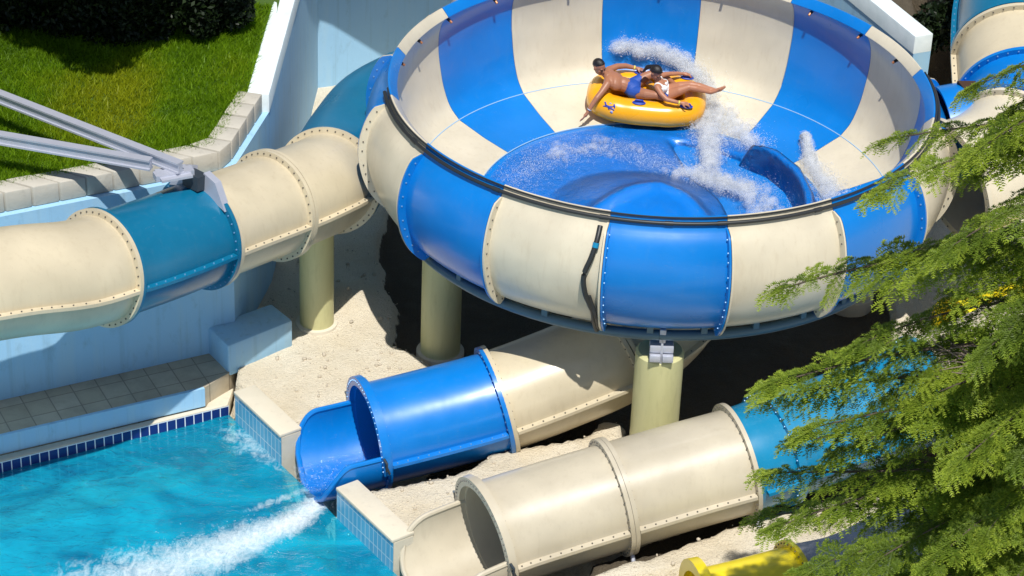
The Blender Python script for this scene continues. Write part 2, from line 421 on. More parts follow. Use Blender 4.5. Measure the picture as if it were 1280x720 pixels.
# a heap of gravel between the poles and a raised bank between the two run-outs
base += .30*np.exp(-(((X+5.25)/.7)**2+((Y-.15)/.55)**2))*(1-soil_shade)
Z = base*(1-hill)+(hz+.06*(fbm(X*1.5, Y*1.5)-.5))*hill
ps = pool_side(X, Y)
Z = np.where(ps > -.14, -2.4, Z)
for q0, q1, rad, zz in (((-6.0,-4.9),(-3.6,-3.85),1.0,-.95), ((-4.2,-7.9),(-2.0,-6.5),1.02,-.95), ((-2.0,-6.5),(.6,-5.5),.5,-.55), ((-3.6,-3.85),(-1.5,-3.1),.6,-.7), ((-1.6,-8.7),(3.6,-7.2),.9,-1.1)):
    dd = dist_poly(X, Y, [q0, q1], False)
    Z = np.minimum(Z, np.where(dd < rad+.6, zz+(Z-zz)*sstep(rad, rad+.12, dd), Z))
# deck strip in front of the wall (deck mesh covers it)
deck_in = (X < -6.9) & (ps <= -.14) & (hd < .02)
Z = np.where(deck_in, -.75, Z)
soil_shade = np.where(hill > .5, np.where(X > 4.2, 1., .0), soil_shade)  # bank right of the wall also gets its shade as dark colour
V = np.stack([X, Y, Z], -1).reshape(-1, 3); ny, nx = X.shape
idx = np.arange(ny*nx).reshape(ny, nx)
F = np.stack([idx[:-1,:-1], idx[:-1,1:], idx[1:,1:], idx[1:,:-1]], -1).reshape(-1, 4)
g = np_mesh('ground', V, F, M['ground'], smooth=True, attrs={'soil_shade': soil_shade.ravel()})
tag(g, 'pale sandy gravel with the shade under bowl and tubes painted in dark brown', 'ground', kind='structure')

M['stone'] = stone('gravel_stones', (.42,.36,.27), (.62,.55,.44), (.25,.21,.16), 9)
# loose stones lying on the gravel
npb = 3400
px_ = RNG.uniform(-7, 5.5, npb); py_ = RNG.uniform(-9, 2.0, npb)
ix = np.clip(np.searchsorted(xs, px_)-1, 0, len(xs)-2); iy = np.clip(np.searchsorted(ys, py_)-1, 0, len(ys)-2)
pz_ = Z[iy, ix]; kk = (soil_shade[iy, ix] < .35) & (pz_ > -.5) & (hd[iy, ix] < -.1) & (pool_side(px_, py_) < -.75)
px_, py_, pz_ = px_[kk], py_[kk], pz_[kk]; npb = len(px_)
_b = bmesh.new(); bmesh.ops.create_icosphere(_b, subdivisions=1, radius=1); _pv = np.array([v.co[:] for v in _b.verts]); _pf = np.array([[v.index for v in f.verts] for f in _b.faces]); _b.free()
pr_ = (.009+.036*RNG.random(npb)**3.5)
pv = _pv[None]*(1+RNG.uniform(-.25, .25, (npb, len(_pv), 1)))*RNG.uniform(.6, 1.3, (npb, 1, 3))*pr_[:, None, None]+np.stack([px_, py_, pz_+pr_*.3], 1)[:, None]
pb = np_mesh('loose_stones', pv.reshape(-1, 3), (np.arange(npb)[:, None, None]*len(_pv)+_pf[None]).reshape(-1, 3), M['stone'])
tag(pb, 'loose pale stones scattered over the gravel', 'stones', kind='stuff')

# ------------------------------------------------------------------ lawn on the terrace behind the wall
def lawn_z(x, y): return 3.72+.012*np.maximum(0, y+1)
mb = []
gx = np.arange(-16, -6.6, .12); gy = np.arange(-7, 9, .12)
GX, GY = np.meshgrid(gx, gy)
ok = lambda x, y: in_poly(x, y, HILL) & (dist_poly(x, y, WALL, False) > .26)
LV = np.stack([GX, GY, lawn_z(GX, GY)-.03+.04*(fbm(GX*2, GY*2)-.5)], -1).reshape(-1, 3)
li = np.arange(GX.size).reshape(GX.shape)
LF = np.stack([li[:-1,:-1], li[:-1,1:], li[1:,1:], li[1:,:-1]], -1).reshape(-1, 4)
cx, cy = LV[LF].mean(1)[:, 0], LV[LF].mean(1)[:, 1]
LF = LF[ok(cx, cy)]
tag(np_mesh('lawn', LV, LF, M['lawn'], smooth=True), 'sloping lawn above the stone capped wall', 'lawn', kind='structure')
nb = 180000
bx = RNG.uniform(-13.2, -6.6, nb); by = RNG.uniform(-5.2, 4.2, nb)
k = ok(bx, by) & (dist_poly(bx, by, WALL, False) > .385); bx, by = bx[k], by[k]; n = len(bx)
clump = fbm(bx*1.1+5, by*1.1, 4); clump2 = fbm(bx*4+9, by*4, 3)
hgt = RNG.uniform(.04, .13, n)*(.7+.9*clump2)
ang = RNG.uniform(0, 2*PI, n); lean = RNG.normal(0, .5, (n, 2))*hgt[:, None]+np.array([.02, -.03])
wd = RNG.uniform(.006, .013, n)
b0 = np.stack([bx, by, lawn_z(bx, by)-.03], -1)
sd = np.stack([np.cos(ang)*wd, np.sin(ang)*wd, 0*wd], -1)
tipv = b0+np.concatenate([lean, hgt[:, None]], 1)
GV = np.stack([b0-sd, b0+sd, tipv], 1).reshape(-1, 3); GF = np.arange(3*n).reshape(-1, 3)
patch = np.exp(-(((bx+9.1)/.95)**2+((by-.3)/2.0)**2))          # the yellower patch of the lawn
tone = np.clip(.02+.72*clump+.62*patch+RNG.normal(0, .07, n)+.05, 0, 1)
gr = np_mesh('grass', GV, GF, M['grass'], attrs={'tone': np.repeat(tone, 3)})
tag(gr, 'bright green grass with a yellower middle patch', 'grass', kind='stuff')

# ------------------------------------------------------------------ retaining wall
def offset_line(pts, d):
    out = []
    for i, p in enumerate(pts):
        p = Vector(p); a = Vector(pts[max(i-1, 0)]); b = Vector(pts[min(i+1, len(pts)-1)])
        t1 = (p-a).normalized() if i else (b-p).normalized(); t2 = (b-p).normalized() if i < len(pts)-1 else t1
        nrm = (Vector((-t1.y, t1.x))+Vector((-t2.y, t2.x))).normalized()
        out.append(p+nrm*d/max(.5, nrm.dot(Vector((-t1.y, t1.x)))))
    return out
rw = thing('retaining_wall', 'pale blue painted retaining wall wrapping behind the bowl slide', 'wall', (-6.9,-1.4,0))
def strip_wall(pts, off0, off1, z0, z1, name, mat, bevel=.0):
    A = offset_line(pts, off0); B = offset_line(pts, off1); m = MB(); n = len(pts)
    for i in range(n-1):
        a, b, c, d = A[i], A[i+1], B[i+1], B[i]
        m.add([(a.x,a.y,z0),(b.x,b.y,z0),(c.x,c.y,z0),(d.x,d.y,z0),(a.x,a.y,z1),(b.x,b.y,z1),(c.x,c.y,z1),(d.x,d.y,z1)],
              [(4,5,6,7),(0,1,5,4),(2,3,7,6)] + ([(3,0,4,7)] if i == 0 else []) + ([(1,2,6,5)] if i == n-2 else []))
    return m.build(name, mat, rw, bevel=bevel)
low = WALL[:5]; high = WALL[4:]
def dense(pts, step=.5):
    o = []
    for (a, b) in zip(pts[:-1], pts[1:]):
        k = max(1, int(math.hypot(b[0]-a[0], b[1]-a[1])/step))
        o += [(a[0]+(b[0]-a[0])*i/k, a[1]+(b[1]-a[1])*i/k) for i in range(k)]
    return o+[pts[-1]]
strip_wall(WALL, 0, TH, -.8, 3.4, 'wall_face', M['wall'])
# white painted coping on the part running back, built higher than the capstones
strip_wall(WALL[4:], -.012, TH+.01, 3.402, 3.75, 'white_coping', M['white'], .02)
# row of capstones on the pool side, each a block with a joint beside it
A = offset_line(low, .10); B = offset_line(low, .52)
def along(line, t):
    k = 0; L = 0
    for i in range(len(line)-1):
        l = (line[i+1]-line[i]).length
        if L+l >= t or i == len(line)-2: return line[i]+(line[i+1]-line[i])*((t-L)/l)
        L += l
LA = sum((A[i+1]-A[i]).length for i in range(len(A)-1)); LB = sum((B[i+1]-B[i]).length for i in range(len(B)-1))
nblk = 44
for i in range(nblk):
    f0 = .30+.70*i/nblk; f1 = .30+.70*(i+1)/nblk-.0012
    p = [along(A, f0*LA), along(A, f1*LA), along(B, f1*LB), along(B, f0*LB)]
    dz = random.uniform(-.012, .012)
    m = MB(); m.prism([(q.x, q.y) for q in p], 3.404, 3.76+dz)
    m.build('capstone', M['cap'], rw, bevel=.025)

# concrete block at the corner of the wall
blk = MB(); blk.prism([(-7.0,-2.22),(-6.0,-1.32),(-6.42,-.80),(-7.42,-1.62)], -.1, .52)
o = blk.build('concrete_block', M['wall'], bevel=.05)
tag(o, 'low pale blue concrete block at the corner of the retaining wall', 'block')

# ------------------------------------------------------------------ pool deck, ledge, pool
def P2(p, d, s): return (p[0]+d.x*s, p[1]+d.y*s)
wl = Vector((-10.61+6.97, -3.33+1.44)).normalized()
wallend = (-6.98,-1.447); FAR = 24
dk = MB(); dk.prism([wallend, P2(wallend, wl, FAR), (-28.6,-13.9), (-10.41,-4.36), (-7.35,-2.72), (-7.0,-2.24), (-6.9,-1.9)], -.6, -.002)
tag(dk.build('pool_deck', M['deck']), 'beige tiled deck at the foot of the blue wall', 'deck', kind='structure')
sk = MB(); sk.prism([(-7.5,-1.72), (-28,-12.4), (-28,-12.43), (-7.5,-1.765)], 0, .07)
# painted step riser
rs = MB()
a0, a1 = (-7.33,-2.745), (-28.6,-13.9)
rs.prism([a0, a1, (a1[0]-.02, a1[1]+.05), (a0[0]-.03, a0[1]+.05)], -.345, .006)
o = rs.build('step_riser', M['wall']); tag(o, 'pale blue painted riser between deck and pool ledge', 'step', kind='structure')
lg = MB()
lg.prism([(-6.93,-2.14), (-7.28,-2.56), (-7.33,-2.76), (-28.6,-13.915), P2(POOL_C, dl, 24.6), P2(POOL_C, dl, .02)], -.62, -.35)
tag(lg.build('pool_ledge', M['coping'], bevel=.02), 'cream coping ledge along the far side of the pool', 'ledge', kind='structure')
WZ = -.56
dtm = MB(); p0 = Vector(POOL_C); q0 = p0+dl*24; nn = Vector((dl.y, -dl.x)); nn = nn if nn.y < 0 else -nn
e = nn*.006
L = 24*S
dtm.quad((p0.x+e.x, p0.y+e.y, -1.0), (q0.x+e.x, q0.y+e.y, -1.0), (q0.x+e.x, q0.y+e.y, -.365), (p0.x+e.x, p0.y+e.y, -.365), 0, [(0, 0), (L, 0), (L, .635*S), (0, .635*S)])
tag(dtm.build('pool_waterline_tiles', M['darktile'], smooth=False), 'navy waterline tiles with white joints below the ledge', 'tiles', kind='structure')
# pool wall between pool and gravel, in two lengths either side of the blue run-out
def pool_wall(s0, s1, label):
    t = thing('pool_wall', label, 'pool wall', (*P2(POOL_C, dr, s0), 0))
    nrm = Vector((-dr.y, dr.x)); nrm = nrm if nrm.x > 0 else -nrm
    A = [Vector(P2(POOL_C, dr, s)) for s in (s0, s1)]
    m = MB(); m.prism([(A[0].x, A[0].y), (A[1].x, A[1].y), tuple(A[1]+nrm*.36), tuple(A[0]+nrm*.36)], -2, -.02)
    m.build('wall_body', M['coping'], t)
    c = MB(); c.prism([tuple(A[0]-nrm*.03), tuple(A[1]-nrm*.03), tuple(A[1]+nrm*.38), tuple(A[0]+nrm*.38)], -.017, .05)
    c.build('coping', M['coping'], t, bevel=.018)
    q = MB(); e = -nrm*.006; Ls = (s1-s0)*S
    q.quad((A[0].x+e.x, A[0].y+e.y, -1.6), (A[1].x+e.x, A[1].y+e.y, -1.6), (A[1].x+e.x, A[1].y+e.y, -.018), (A[0].x+e.x, A[0].y+e.y, -.018), 0, [(0, -.3), (Ls, -.3), (Ls, 1.562*S-.3), (0, 1.562*S-.3)])
    q.build('tile_facing', M['pooltile'], t, smooth=False)
    return t
pool_wall(.22, 1.72, 'aqua tiled pool wall with cream coping beside the concrete block')
pool_wall(3.42, 5.05, 'aqua tiled pool wall between the blue and the beige slide mouths')
pool_wall(7.2, 9.6, 'aqua tiled pool wall beyond the beige slide mouth')
def pool_sheet(z, ex=0):
    return [POOL_C, P2(POOL_C, dl, 24), (-34,-40), (16,-40), P2(POOL_C, dr, 14)]
bs = MB(); bs.prism(pool_sheet(0), -2.1, -1.75)
tag(bs.build('pool_floor', M['basin'], smooth=False), 'aqua painted pool floor', 'pool floor', kind='structure')
# water sheet with foam attribute
u_ = np.concatenate([np.linspace(0, 7.5, 190), np.geomspace(7.6, 24, 20)]); v_ = np.concatenate([np.linspace(0, 8.6, 210), np.geomspace(8.7, 30, 20)])
UU, VV = np.meshgrid(u_, v_)
WX = POOL_C[0]+dl.x*UU+dr.x*VV; WY = POOL_C[1]+dl.y*UU+dr.y*VV
dline = lambda pts: dist_poly(WX, WY, pts, False)
STREAM = [(-5.2,-4.95),(-5.5,-5.5),(-6.1,-6.0),(-6.9,-6.6),(-7.7,-7.1),(-8.6,-7.7),(-10.2,-8.9)]
ts = np.clip((-WX-5.05)/3.6, 0, 1)
foam = .84*np.exp(-(dline(STREAM)/(.20+.78*ts))**2)*(1-.36*ts)
foam = np.maximum(foam, .42*np.exp(-(dline([(-5.35,-4.6),(-5.7,-4.85),(-6.3,-5.3)])/.13)**2))
foam = np.maximum(foam, .36*np.exp(-(dline([(-5.9,-3.9),(-6.35,-3.65),(-6.75,-3.3)])/.48)**2))
foam = np.maximum(foam, .2*np.exp(-(dline([(-6.9,-3.5),(-7.7,-4.0),(-8.3,-4.2)])/.22)**2))
foam = np.maximum(foam, .15*np.exp(-(dline([(-4.6,-6.6),(-5.2,-7.4)])/.35)**2))
WZZ = WZ+.035*(fbm(WX*1.6, WY*2.2, 4)-.5)+.07*foam*(fbm(WX*5, WY*5, 3))
wi = np.arange(WX.size).reshape(WX.shape)
WF = np.stack([wi[:-1,:-1], wi[:-1,1:], wi[1:,1:], wi[1:,:-1]], -1).reshape(-1, 4)
wt = np_mesh('pool_water', np.stack([WX, WY, WZZ], -1).reshape(-1, 3), WF, M['water'], smooth=True, attrs={'foam': foam.ravel()})
tag(wt, 'turquoise pool water with white froth below the blue slide', 'water', kind='structure')

# ------------------------------------------------------------------ tube slides
def catmull(pts, n=24):
    P = [Vector(p) for p in pts]; P = [P[0]*2-P[1]]+P+[P[-1]*2-P[-2]]; out = []
    for i in range(1, len(P)-2):
        for k in range(n):
            t = k/n; a, b, c, d = P[i-1:i+3]
            out.append(.5*((2*b)+(c-a)*t+(2*a-5*b+4*c-d)*t*t+(3*b-a-3*c+d)*t**3))
    out.append(P[-2]); return out
class Path:
    def __init__(self, pts, step=.09):
        q = catmull(pts, 40); L = [0]
        for a, b in zip(q[:-1], q[1:]): L.append(L[-1]+(b-a).length)
        self.len = L[-1]; n = int(self.len/step)+1; self.p = []; j = 0
        for i in range(n+1):
            s = self.len*i/n
            while j < len(L)-2 and L[j+1] < s: j += 1
            f = (s-L[j])/max(1e-9, L[j+1]-L[j]); self.p.append(q[j].lerp(q[j+1], f))
        self.n = n
    def frame(self, s):
        x = max(0, min(self.n, s/self.len*self.n)); i = min(int(x), self.n-1)
        p = self.p[i].lerp(self.p[i+1], x-i)
        a = self.p[max(i-2, 0)]; b = self.p[min(i+3, self.n)]
        t = (b-a).normalized(); r = t.cross(Vector((0,0,1))).normalized(); u = r.cross(t)
        if s < 0: p = self.p[0]+t*s
        if s > self.len: p = self.p[-1]+t*(s-self.len)
        return p, t, r, u
    def nearest(self, q):
        q = Vector(q); return min(range(self.n+1), key=lambda i: (self.p[i]-q).length)*self.len/self.n
def ring(path, s, r, a): 
    p, t, rr, u = path.frame(s); return p+(rr*math.sin(a)+u*math.cos(a))*r
def shell(m, path, s0, s1, r, th=.045, na=56, ds=.12, mi=0):
    ns = max(2, int((s1-s0)/ds)); vo = []; vi = []
    for i in range(ns+1):
        s = s0+(s1-s0)*i/ns
        for k in range(na):
            a = 2*PI*k/na; vo.append(ring(path, s, r, a)); vi.append(ring(path, s, r-th, a))
    nv = len(vo); f = []
    for i in range(ns):
        for k in range(na):
            a, b, c, d = i*na+k, i*na+(k+1) % na, (i+1)*na+(k+1) % na, (i+1)*na+k
            f.append((a, b, c, d)); f.append((nv+a, nv+d, nv+c, nv+b))
    for k in range(na):
        k2 = (k+1) % na
        f.append((k, nv+k, nv+k2, k2)); e = ns*na; f.append((e+k, e+k2, nv+e+k2, nv+e+k))
    m.add(vo+vi, f, mi)
def bolt(m, c, nrm, r=.0145, h=.013, mi=1):
    nrm = nrm.normalized(); a = nrm.orthogonal().normalized(); b = nrm.cross(a)
    v = [c+(a*math.cos(k*PI/3)+b*math.sin(k*PI/3))*r for k in range(6)]+[c+nrm*h+(a*math.cos(k*PI/3)+b*math.sin(k*PI/3))*r*.8 for k in range(6)]
    m.add(v, [(k, (k+1) % 6, 6+(k+1) % 6, 6+k) for k in range(6)]+[tuple(range(6, 12))], mi)
def ring_flange(name, path, s, r, mat, parent, h=.10, th=.035, nb=40, a0=0, a1=2*PI, boltm=None, dirs=(1,-1), na=64):
    m = MB(); full = abs(a1-a0-2*PI) < 1e-3
    v = []; p, t, rr, u = path.frame(s)
    for k in range(na+(0 if full else 1)):
        a = a0+(a1-a0)*k/na; d = rr*math.sin(a)+u*math.cos(a)
        v += [p+d*(r-.02)-t*th, p+d*(r+h)-t*th, p+d*(r+h)+t*th, p+d*(r-.02)+t*th]
    nn = len(v)//4; f = []
    for k in range(nn if full else nn-1):
        b = ((k+1) % nn)*4; a = k*4
        for j in range(4): f.append((a+j, a+(j+1) % 4, b+(j+1) % 4, b+j))
    if not full: f += [(0,1,2,3), tuple((nn-1)*4+j for j in (3,2,1,0))]
    m.add(v, f, 0)
    for k in range(nb):
        a = a0+(a1-a0)*(k+.5)/nb; d = rr*math.sin(a)+u*math.cos(a)
        for sg in dirs: bolt(m, p+d*(r+h*.55)+t*th*sg, t*sg)
    return m.build(name, [mat, boltm or M['bolt']], parent)
def seam(path, s0, s1, r, mat, parent, h=.10, th=.028, boltm=None, a=PI/2+.04):
    ns = max(2, int((s1-s0)/.15))
    for sg in (1, -1):
        m = MB(); v = []
        for i in range(ns+1):
            s = s0+(s1-s0)*i/ns; p, t, rr, u = path.frame(s); d = rr*math.sin(a*sg)+u*math.cos(a*sg); q = u
            for x, y in ((-.03,-th),(h,-th),(h,th),(-.03,th)): v.append(p+d*(r+x)+q*y)
        f = [(i*4+j, i*4+(j+1) % 4, i*4+4+(j+1) % 4, i*4+4+j) for i in range(ns) for j in range(4)]+[(0,1,2,3), (ns*4+3, ns*4+2, ns*4+1, ns*4)]
        m.add(v, f, 0)
        nb = int((s1-s0)/.17)
        for k in range(nb):
            s = s0+(s1-s0)*(k+.5)/nb; p, t, rr, u = path.frame(s); d = rr*math.sin(a*sg)+u*math.cos(a*sg)
            bolt(m, p+d*(r+h*.55)+u*th, u)
        m.build('seam_flange', [mat, boltm or M['bolt']], parent)
def section(root, path, s0, s1, r, mat, label, f0=True, f1=True, boltm=None, withseam=True, nb=40):
    m = MB(); shell(m, path, s0, s1, r)
    o = m.build('tube_section', mat, root, label=label)
    if f0: ring_flange('ring_flange', path, s0+.037, r, mat, o, boltm=boltm, nb=nb)
    if f1: ring_flange('ring_flange', path, s1-.037, r, mat, o, boltm=boltm, nb=nb)
    if withseam: seam(path, s0+.08, s1-.08, r, mat, o, boltm=boltm)
    return o
def trough(root, path, s0, s1, r, mat, name='run_out_trough', wmax=math.radians(97), th=.05, straight=.45, label=None):
    """open half pipe running from s0 to s1 (s1 < s0 means towards the path start), rounded at its free end"""
    m = MB(); ns = 26; na = 30; vo = []; vi = []
    for i in range(ns+1):
        f = i/ns; s = s0+(s1-s0)*f
        g = 0 if f < straight else (f-straight)/(1-straight)
        wd = wmax*(.20+.80*math.sqrt(max(0, 1-g*g)))
        for k in range(na+1):
            a = PI+wd*(2*k/na-1); vo.append(ring(path, s, r, a)); vi.append(ring(path, s, r-th, a))
    nv = len(vo); st = na+1; f = []
    for i in range(ns):
        for k in range(na):
            a, b, c, d = i*st+k, i*st+k+1, (i+1)*st+k+1, (i+1)*st+k
            f += [(a, b, c, d), (nv+a, nv+d, nv+c, nv+b)]
        for k in (0, na):
            f.append((i*st+k, (i+1)*st+k, nv+(i+1)*st+k, nv+i*st+k))
    for i in (0, ns):
        for k in range(na): f.append((i*st+k, i*st+k+1, nv+i*st+k+1, nv+i*st+k))
    m.add(vo+vi, f)
    o = m.build(name, mat, root, label=label)
    # rolled top lip
    l = MB()
    for k in (0, na):
        pts = [(vo[i*st+k]+vi[i*st+k])*.5 for i in range(ns+1)]; l.rod(pts, .045, 8)
    l.rod([(vo[ns*st+k]+vi[ns*st+k])*.5 for k in range(na+1)], .045, 8)
    l.build('rolled_lip', mat, o)
    return o

TR = .84
# --- slide A: cream and teal tube across the blue wall
sA = thing('tube_slide', 'cream and teal enclosed tube slide crossing above the blue wall', 'water slide', (-7.2,-2.7,0))
pA = Path([(-14.3,-8.9,4.3),(-12.0,-7.1,3.95),(-9.95,-5.55,3.6),(-9.03,-4.88,3.38),(-8.52,-4.28,3.24),(-7.84,-3.55,3.15),(-7.07,-2.62,3.05),(-6.0,-1.25,2.85),(-5.50,-.15,2.58),(-5.38,.75,2.46),(-5.2,1.7,2.42),(-4.9,2.7,2.42),(-4.3,3.6,2.4)])
sa = [pA.nearest(q) for q in ((-8.46,-4.2,3.23),(-7.02,-2.6,3.05),(-6.02,-1.3,2.86),(-5.42,.0,2.55))]
sa = [sa[0]-.30, sa[1]-.46, sa[2]-.44, sa[3]-.08]
section(sA, pA, 0.3, sa[0]-2.9, TR, M['teal'], 'teal tube section', f0=False)
section(sA, pA, sa[0]-2.9, sa[0], TR, M['beige_tube'], 'long cream tube section at the picture edge')
section(sA, pA, sa[0], sa[1], TR, M['teal'], 'teal tube section below the steel bracket', boltm=M['boltblue'])
section(sA, pA, sa[1], sa[2], TR, M['beige_tube'], 'cream tube section beside the steel bracket')
section(sA, pA, sa[2], sa[3], TR, M['beige_tube'], 'cream tube section above the pole')
section(sA, pA, sa[3], pA.len-.1, TR, M['teal'], 'teal tube section running behind the bowl', f1=False, boltm=M['boltblue'])

# --- slide B: blue run-out of the bowl
sB = thing('tube_slide', 'blue and cream exit tube running out from under the bowl into the pool', 'water slide', (-2.6,-4.0,0))
pB = Path([(-6.3,-4.92,.13),(-5.4,-4.56,.16),(-4.52,-4.18,.2),(-3.55,-3.82,.3),(-2.54,-3.48,.46),(-1.5,-3.15,.76),(-.55,-2.78,1.08),(.2,-2.2,1.45),(.55,-1.3,1.8)])
sb = [pB.nearest(q) for q in ((-4.52,-4.18,.2),(-2.50,-3.46,.47),(-.55,-2.78,1.08))]
section(sB, pB, sb[0], sb[1], TR, M['blue'], 'blue tube section', boltm=M['boltblue'])
section(sB, pB, sb[1], sb[2], TR, M['beige_tube'], 'cream tube section below the bowl')
section(sB, pB, sb[2], pB.len-.05, TR, M['beige_tube'], 'cream tube section turning up into the bowl', f1=False)
trough(sB, pB, sb[0], sb[0]-1.08, TR+.03, M['blue'], straight=.55, label='blue open run out trough')
ring_flange('mouth_rim', pB, sb[0]-.03, TR+.01, M['blue'], sB, h=.13, th=.06, nb=34, a0=-1.72, a1=1.72, boltm=M['boltblue'])
# --- slide C: cream and teal run-out in front
sC = thing('tube_slide', 'cream and teal exit tube in front with its open mouth at the pool edge', 'water slide', (0,-6.3,0))
pC = Path([(-4.4,-7.95,-.05),(-3.45,-7.30,.08),(-2.55,-6.75,.2),(-1.6,-6.35,.34),(-.59,-5.98,.5),(.4,-5.62,.65),(1.36,-5.30,.8),(1.91,-5.03,.88),(3.1,-4.45,1.05),(4.6,-3.65,1.3),(6.2,-2.8,1.7)])
scs = [pC.nearest(q) for q in ((-2.55,-6.75,.2),(-.62,-5.98,.5),(1.34,-5.30,.8),(1.88,-5.05,.88),(4.3,-3.8,1.25))]
section(sC, pC, scs[0], scs[1], TR, M['beige_c'], 'cream tube section next to the open mouth')
section(sC, pC, scs[1], scs[2], TR, M['beige_c'], 'cream tube section in the middle')
section(sC, pC, scs[2], scs[3], TR, M['cyan'], 'short teal tube section', f0=False, boltm=M['boltblue'])
section(sC, pC, scs[3], scs[4], TR, M['cyan'], 'teal tube section behind the conifer', boltm=M['boltblue'])
section(sC, pC, scs[4], pC.len-.1, TR, M['beige_c'], 'cream tube section hidden by the conifer', f1=False)
trough(sC, pC, scs[0], scs[0]-1.2, TR+.03, M['beige_c'], label='cream open run out trough')
ring_flange('mouth_rim', pC, scs[0]-.03, TR+.01, M['beige_c'], sC, h=.13, th=.06, nb=34, a0=-1.72, a1=1.72)
# --- slide D: yellow tube at the lower edge
sD = thing('tube_slide', 'yellow tube slide with flared mouth at the lower edge beside the conifer', 'water slide', (1.6,-8.6,0))
pD = Path([(-1.5,-8.75,-.30),(-.5,-8.5,-.25),(.4,-8.22,-.20),(1.15,-8.0,-.14),(2.15,-7.62,-.05),(3.2,-7.2,.05),(5,-6.0,.5),(7,-5.0,.8)])
sd_ = [pD.nearest(q) for q in ((.75,-8.1,-.15),(2.15,-7.62,-.05))]
section(sD, pD, sd_[0], sd_[1], .80, M['yellow'], 'yellow tube section with flared mouth')
section(sD, pD, sd_[1], pD.len-.1, .80, M['slab'], 'grey tube section behind the conifer', f0=False, f1=False, withseam=False)
trough(sD, pD, sd_[0], sd_[0]-1.1, .82, M['yellow'], label='yellow open run out trough')
ring_flange('mouth_rim', pD, sd_[0]-.03, .81, M['yellow'], sD, h=.16, th=.08, nb=0, a0=-1.72, a1=1.72)

# water leaving the blue mouth
def trough_water(name, path, s0, s1, r, half, label):
    us = np.linspace(0, 1, 60); vs = np.linspace(-1, 1, 22); V = []; fo = []
    for a in us:
        for b in vs:
            p = ring(path, s0+(s1-s0)*a, r-.10-.03*abs(b), PI+half*b)
            V.append(tuple(p)); fo.append(.16+.22*a)
    V = np.array(V); V[:, 2] += .03*fbm(V[:, 0]*7, V[:, 1]*7, 3)
    ii = np.arange(len(V)).reshape(60, 22)
    F = np.stack([ii[:-1,:-1], ii[:-1,1:], ii[1:,1:], ii[1:,:-1]], -1).reshape(-1, 4)
    _n = np.cross(V[F[:, 1]]-V[F[:, 0]], V[F[:, 2]]-V[F[:, 0]])
    if _n[:, 2].mean() < 0: F = F[:, ::-1]
    o = np_mesh(name, V, F, M['film'], smooth=True, attrs={'foam': np.array(fo)*.9})
    return tag(o, label, 'water', kind='stuff')
trough_water('running_water', pB, sb[0]+1.0, sb[0]-1.2, TR, .62, 'rippling water running out of the blue slide mouth')

# small steel latch brackets on the two mouths and prop feet below flanges
for (path, s, root, nm) in ((pB, sb[0], sB, 'latch'), (pC, scs[0], sC, 'latch')):
    p, t, rr, u = path.frame(s-.06)
    for sg in (-1, 1):
        m = MB(); d = rr*math.sin(1.45*sg)+u*math.cos(1.45*sg)
        q = p+d*(TR+.16); m.rod([q+u*.10-t*.03, q+d*.05+u*.02, q+d*.02-u*.14], .022, 6); m.rod([q-u*.05, q-u*.22+t*.05], .02, 6)
        m.build(nm, M['steel_dark'], root)
for path, s, root in ((pB, sb[1], sB), (pC, scs[1], sC), (pC, scs[2], sC)):
    p, t, rr, u = path.frame(s)
    for sg in (-1, 1):
        m = MB(); a = p+(rr*math.sin(2.35*sg)+u*math.cos(2.35*sg))*(TR+.06); m.rod([a, (a.x+rr.x*.15*sg, a.y+rr.y*.15*sg, -.32)], .035, 8)
        m.build('prop_foot', M['steel'], root)

# ------------------------------------------------------------------ the bowl
bw = thing('bowl_slide', 'big blue and beige striped bowl slide on poles', 'water slide', (0,0,0))
INN = [(2.98,2.30),(3.5,2.42),(4.06,2.60),(4.27,2.81),(4.42,3.15),(4.50,3.5),(4.545,3.8),(4.545,4.1),(4.49,4.33),(4.40,4.48)]
LIP = [(4.355,4.505),(4.36,4.52),(4.485,4.645),(4.51,4.64),(4.525,4.57)]
OUTP = [(4.58,4.46),(4.74,4.25),(4.85,3.98),(4.90,3.65),(4.86,3.30),(4.76,3.00),(4.62,2.78),(4.46,2.63),(4.30,2.56),(3.6,2.33),(2.98,2.20)]
def smooth_prof(pts, n=4):
    q = catmull([(a, b, 0) for a, b in pts], n); return [(p.x, p.y) for p in q]
inn = smooth_prof(INN[:3], 1)[:-1]+smooth_prof(INN[2:], 4); outp = smooth_prof(OUTP[:9], 4)+OUTP[9:]
PROF = inn+LIP+outp
def pol(r, z, a): return (r*math.sin(a), -r*math.cos(a), z)
flp = [p for p in outp if p[1] > 2.6]
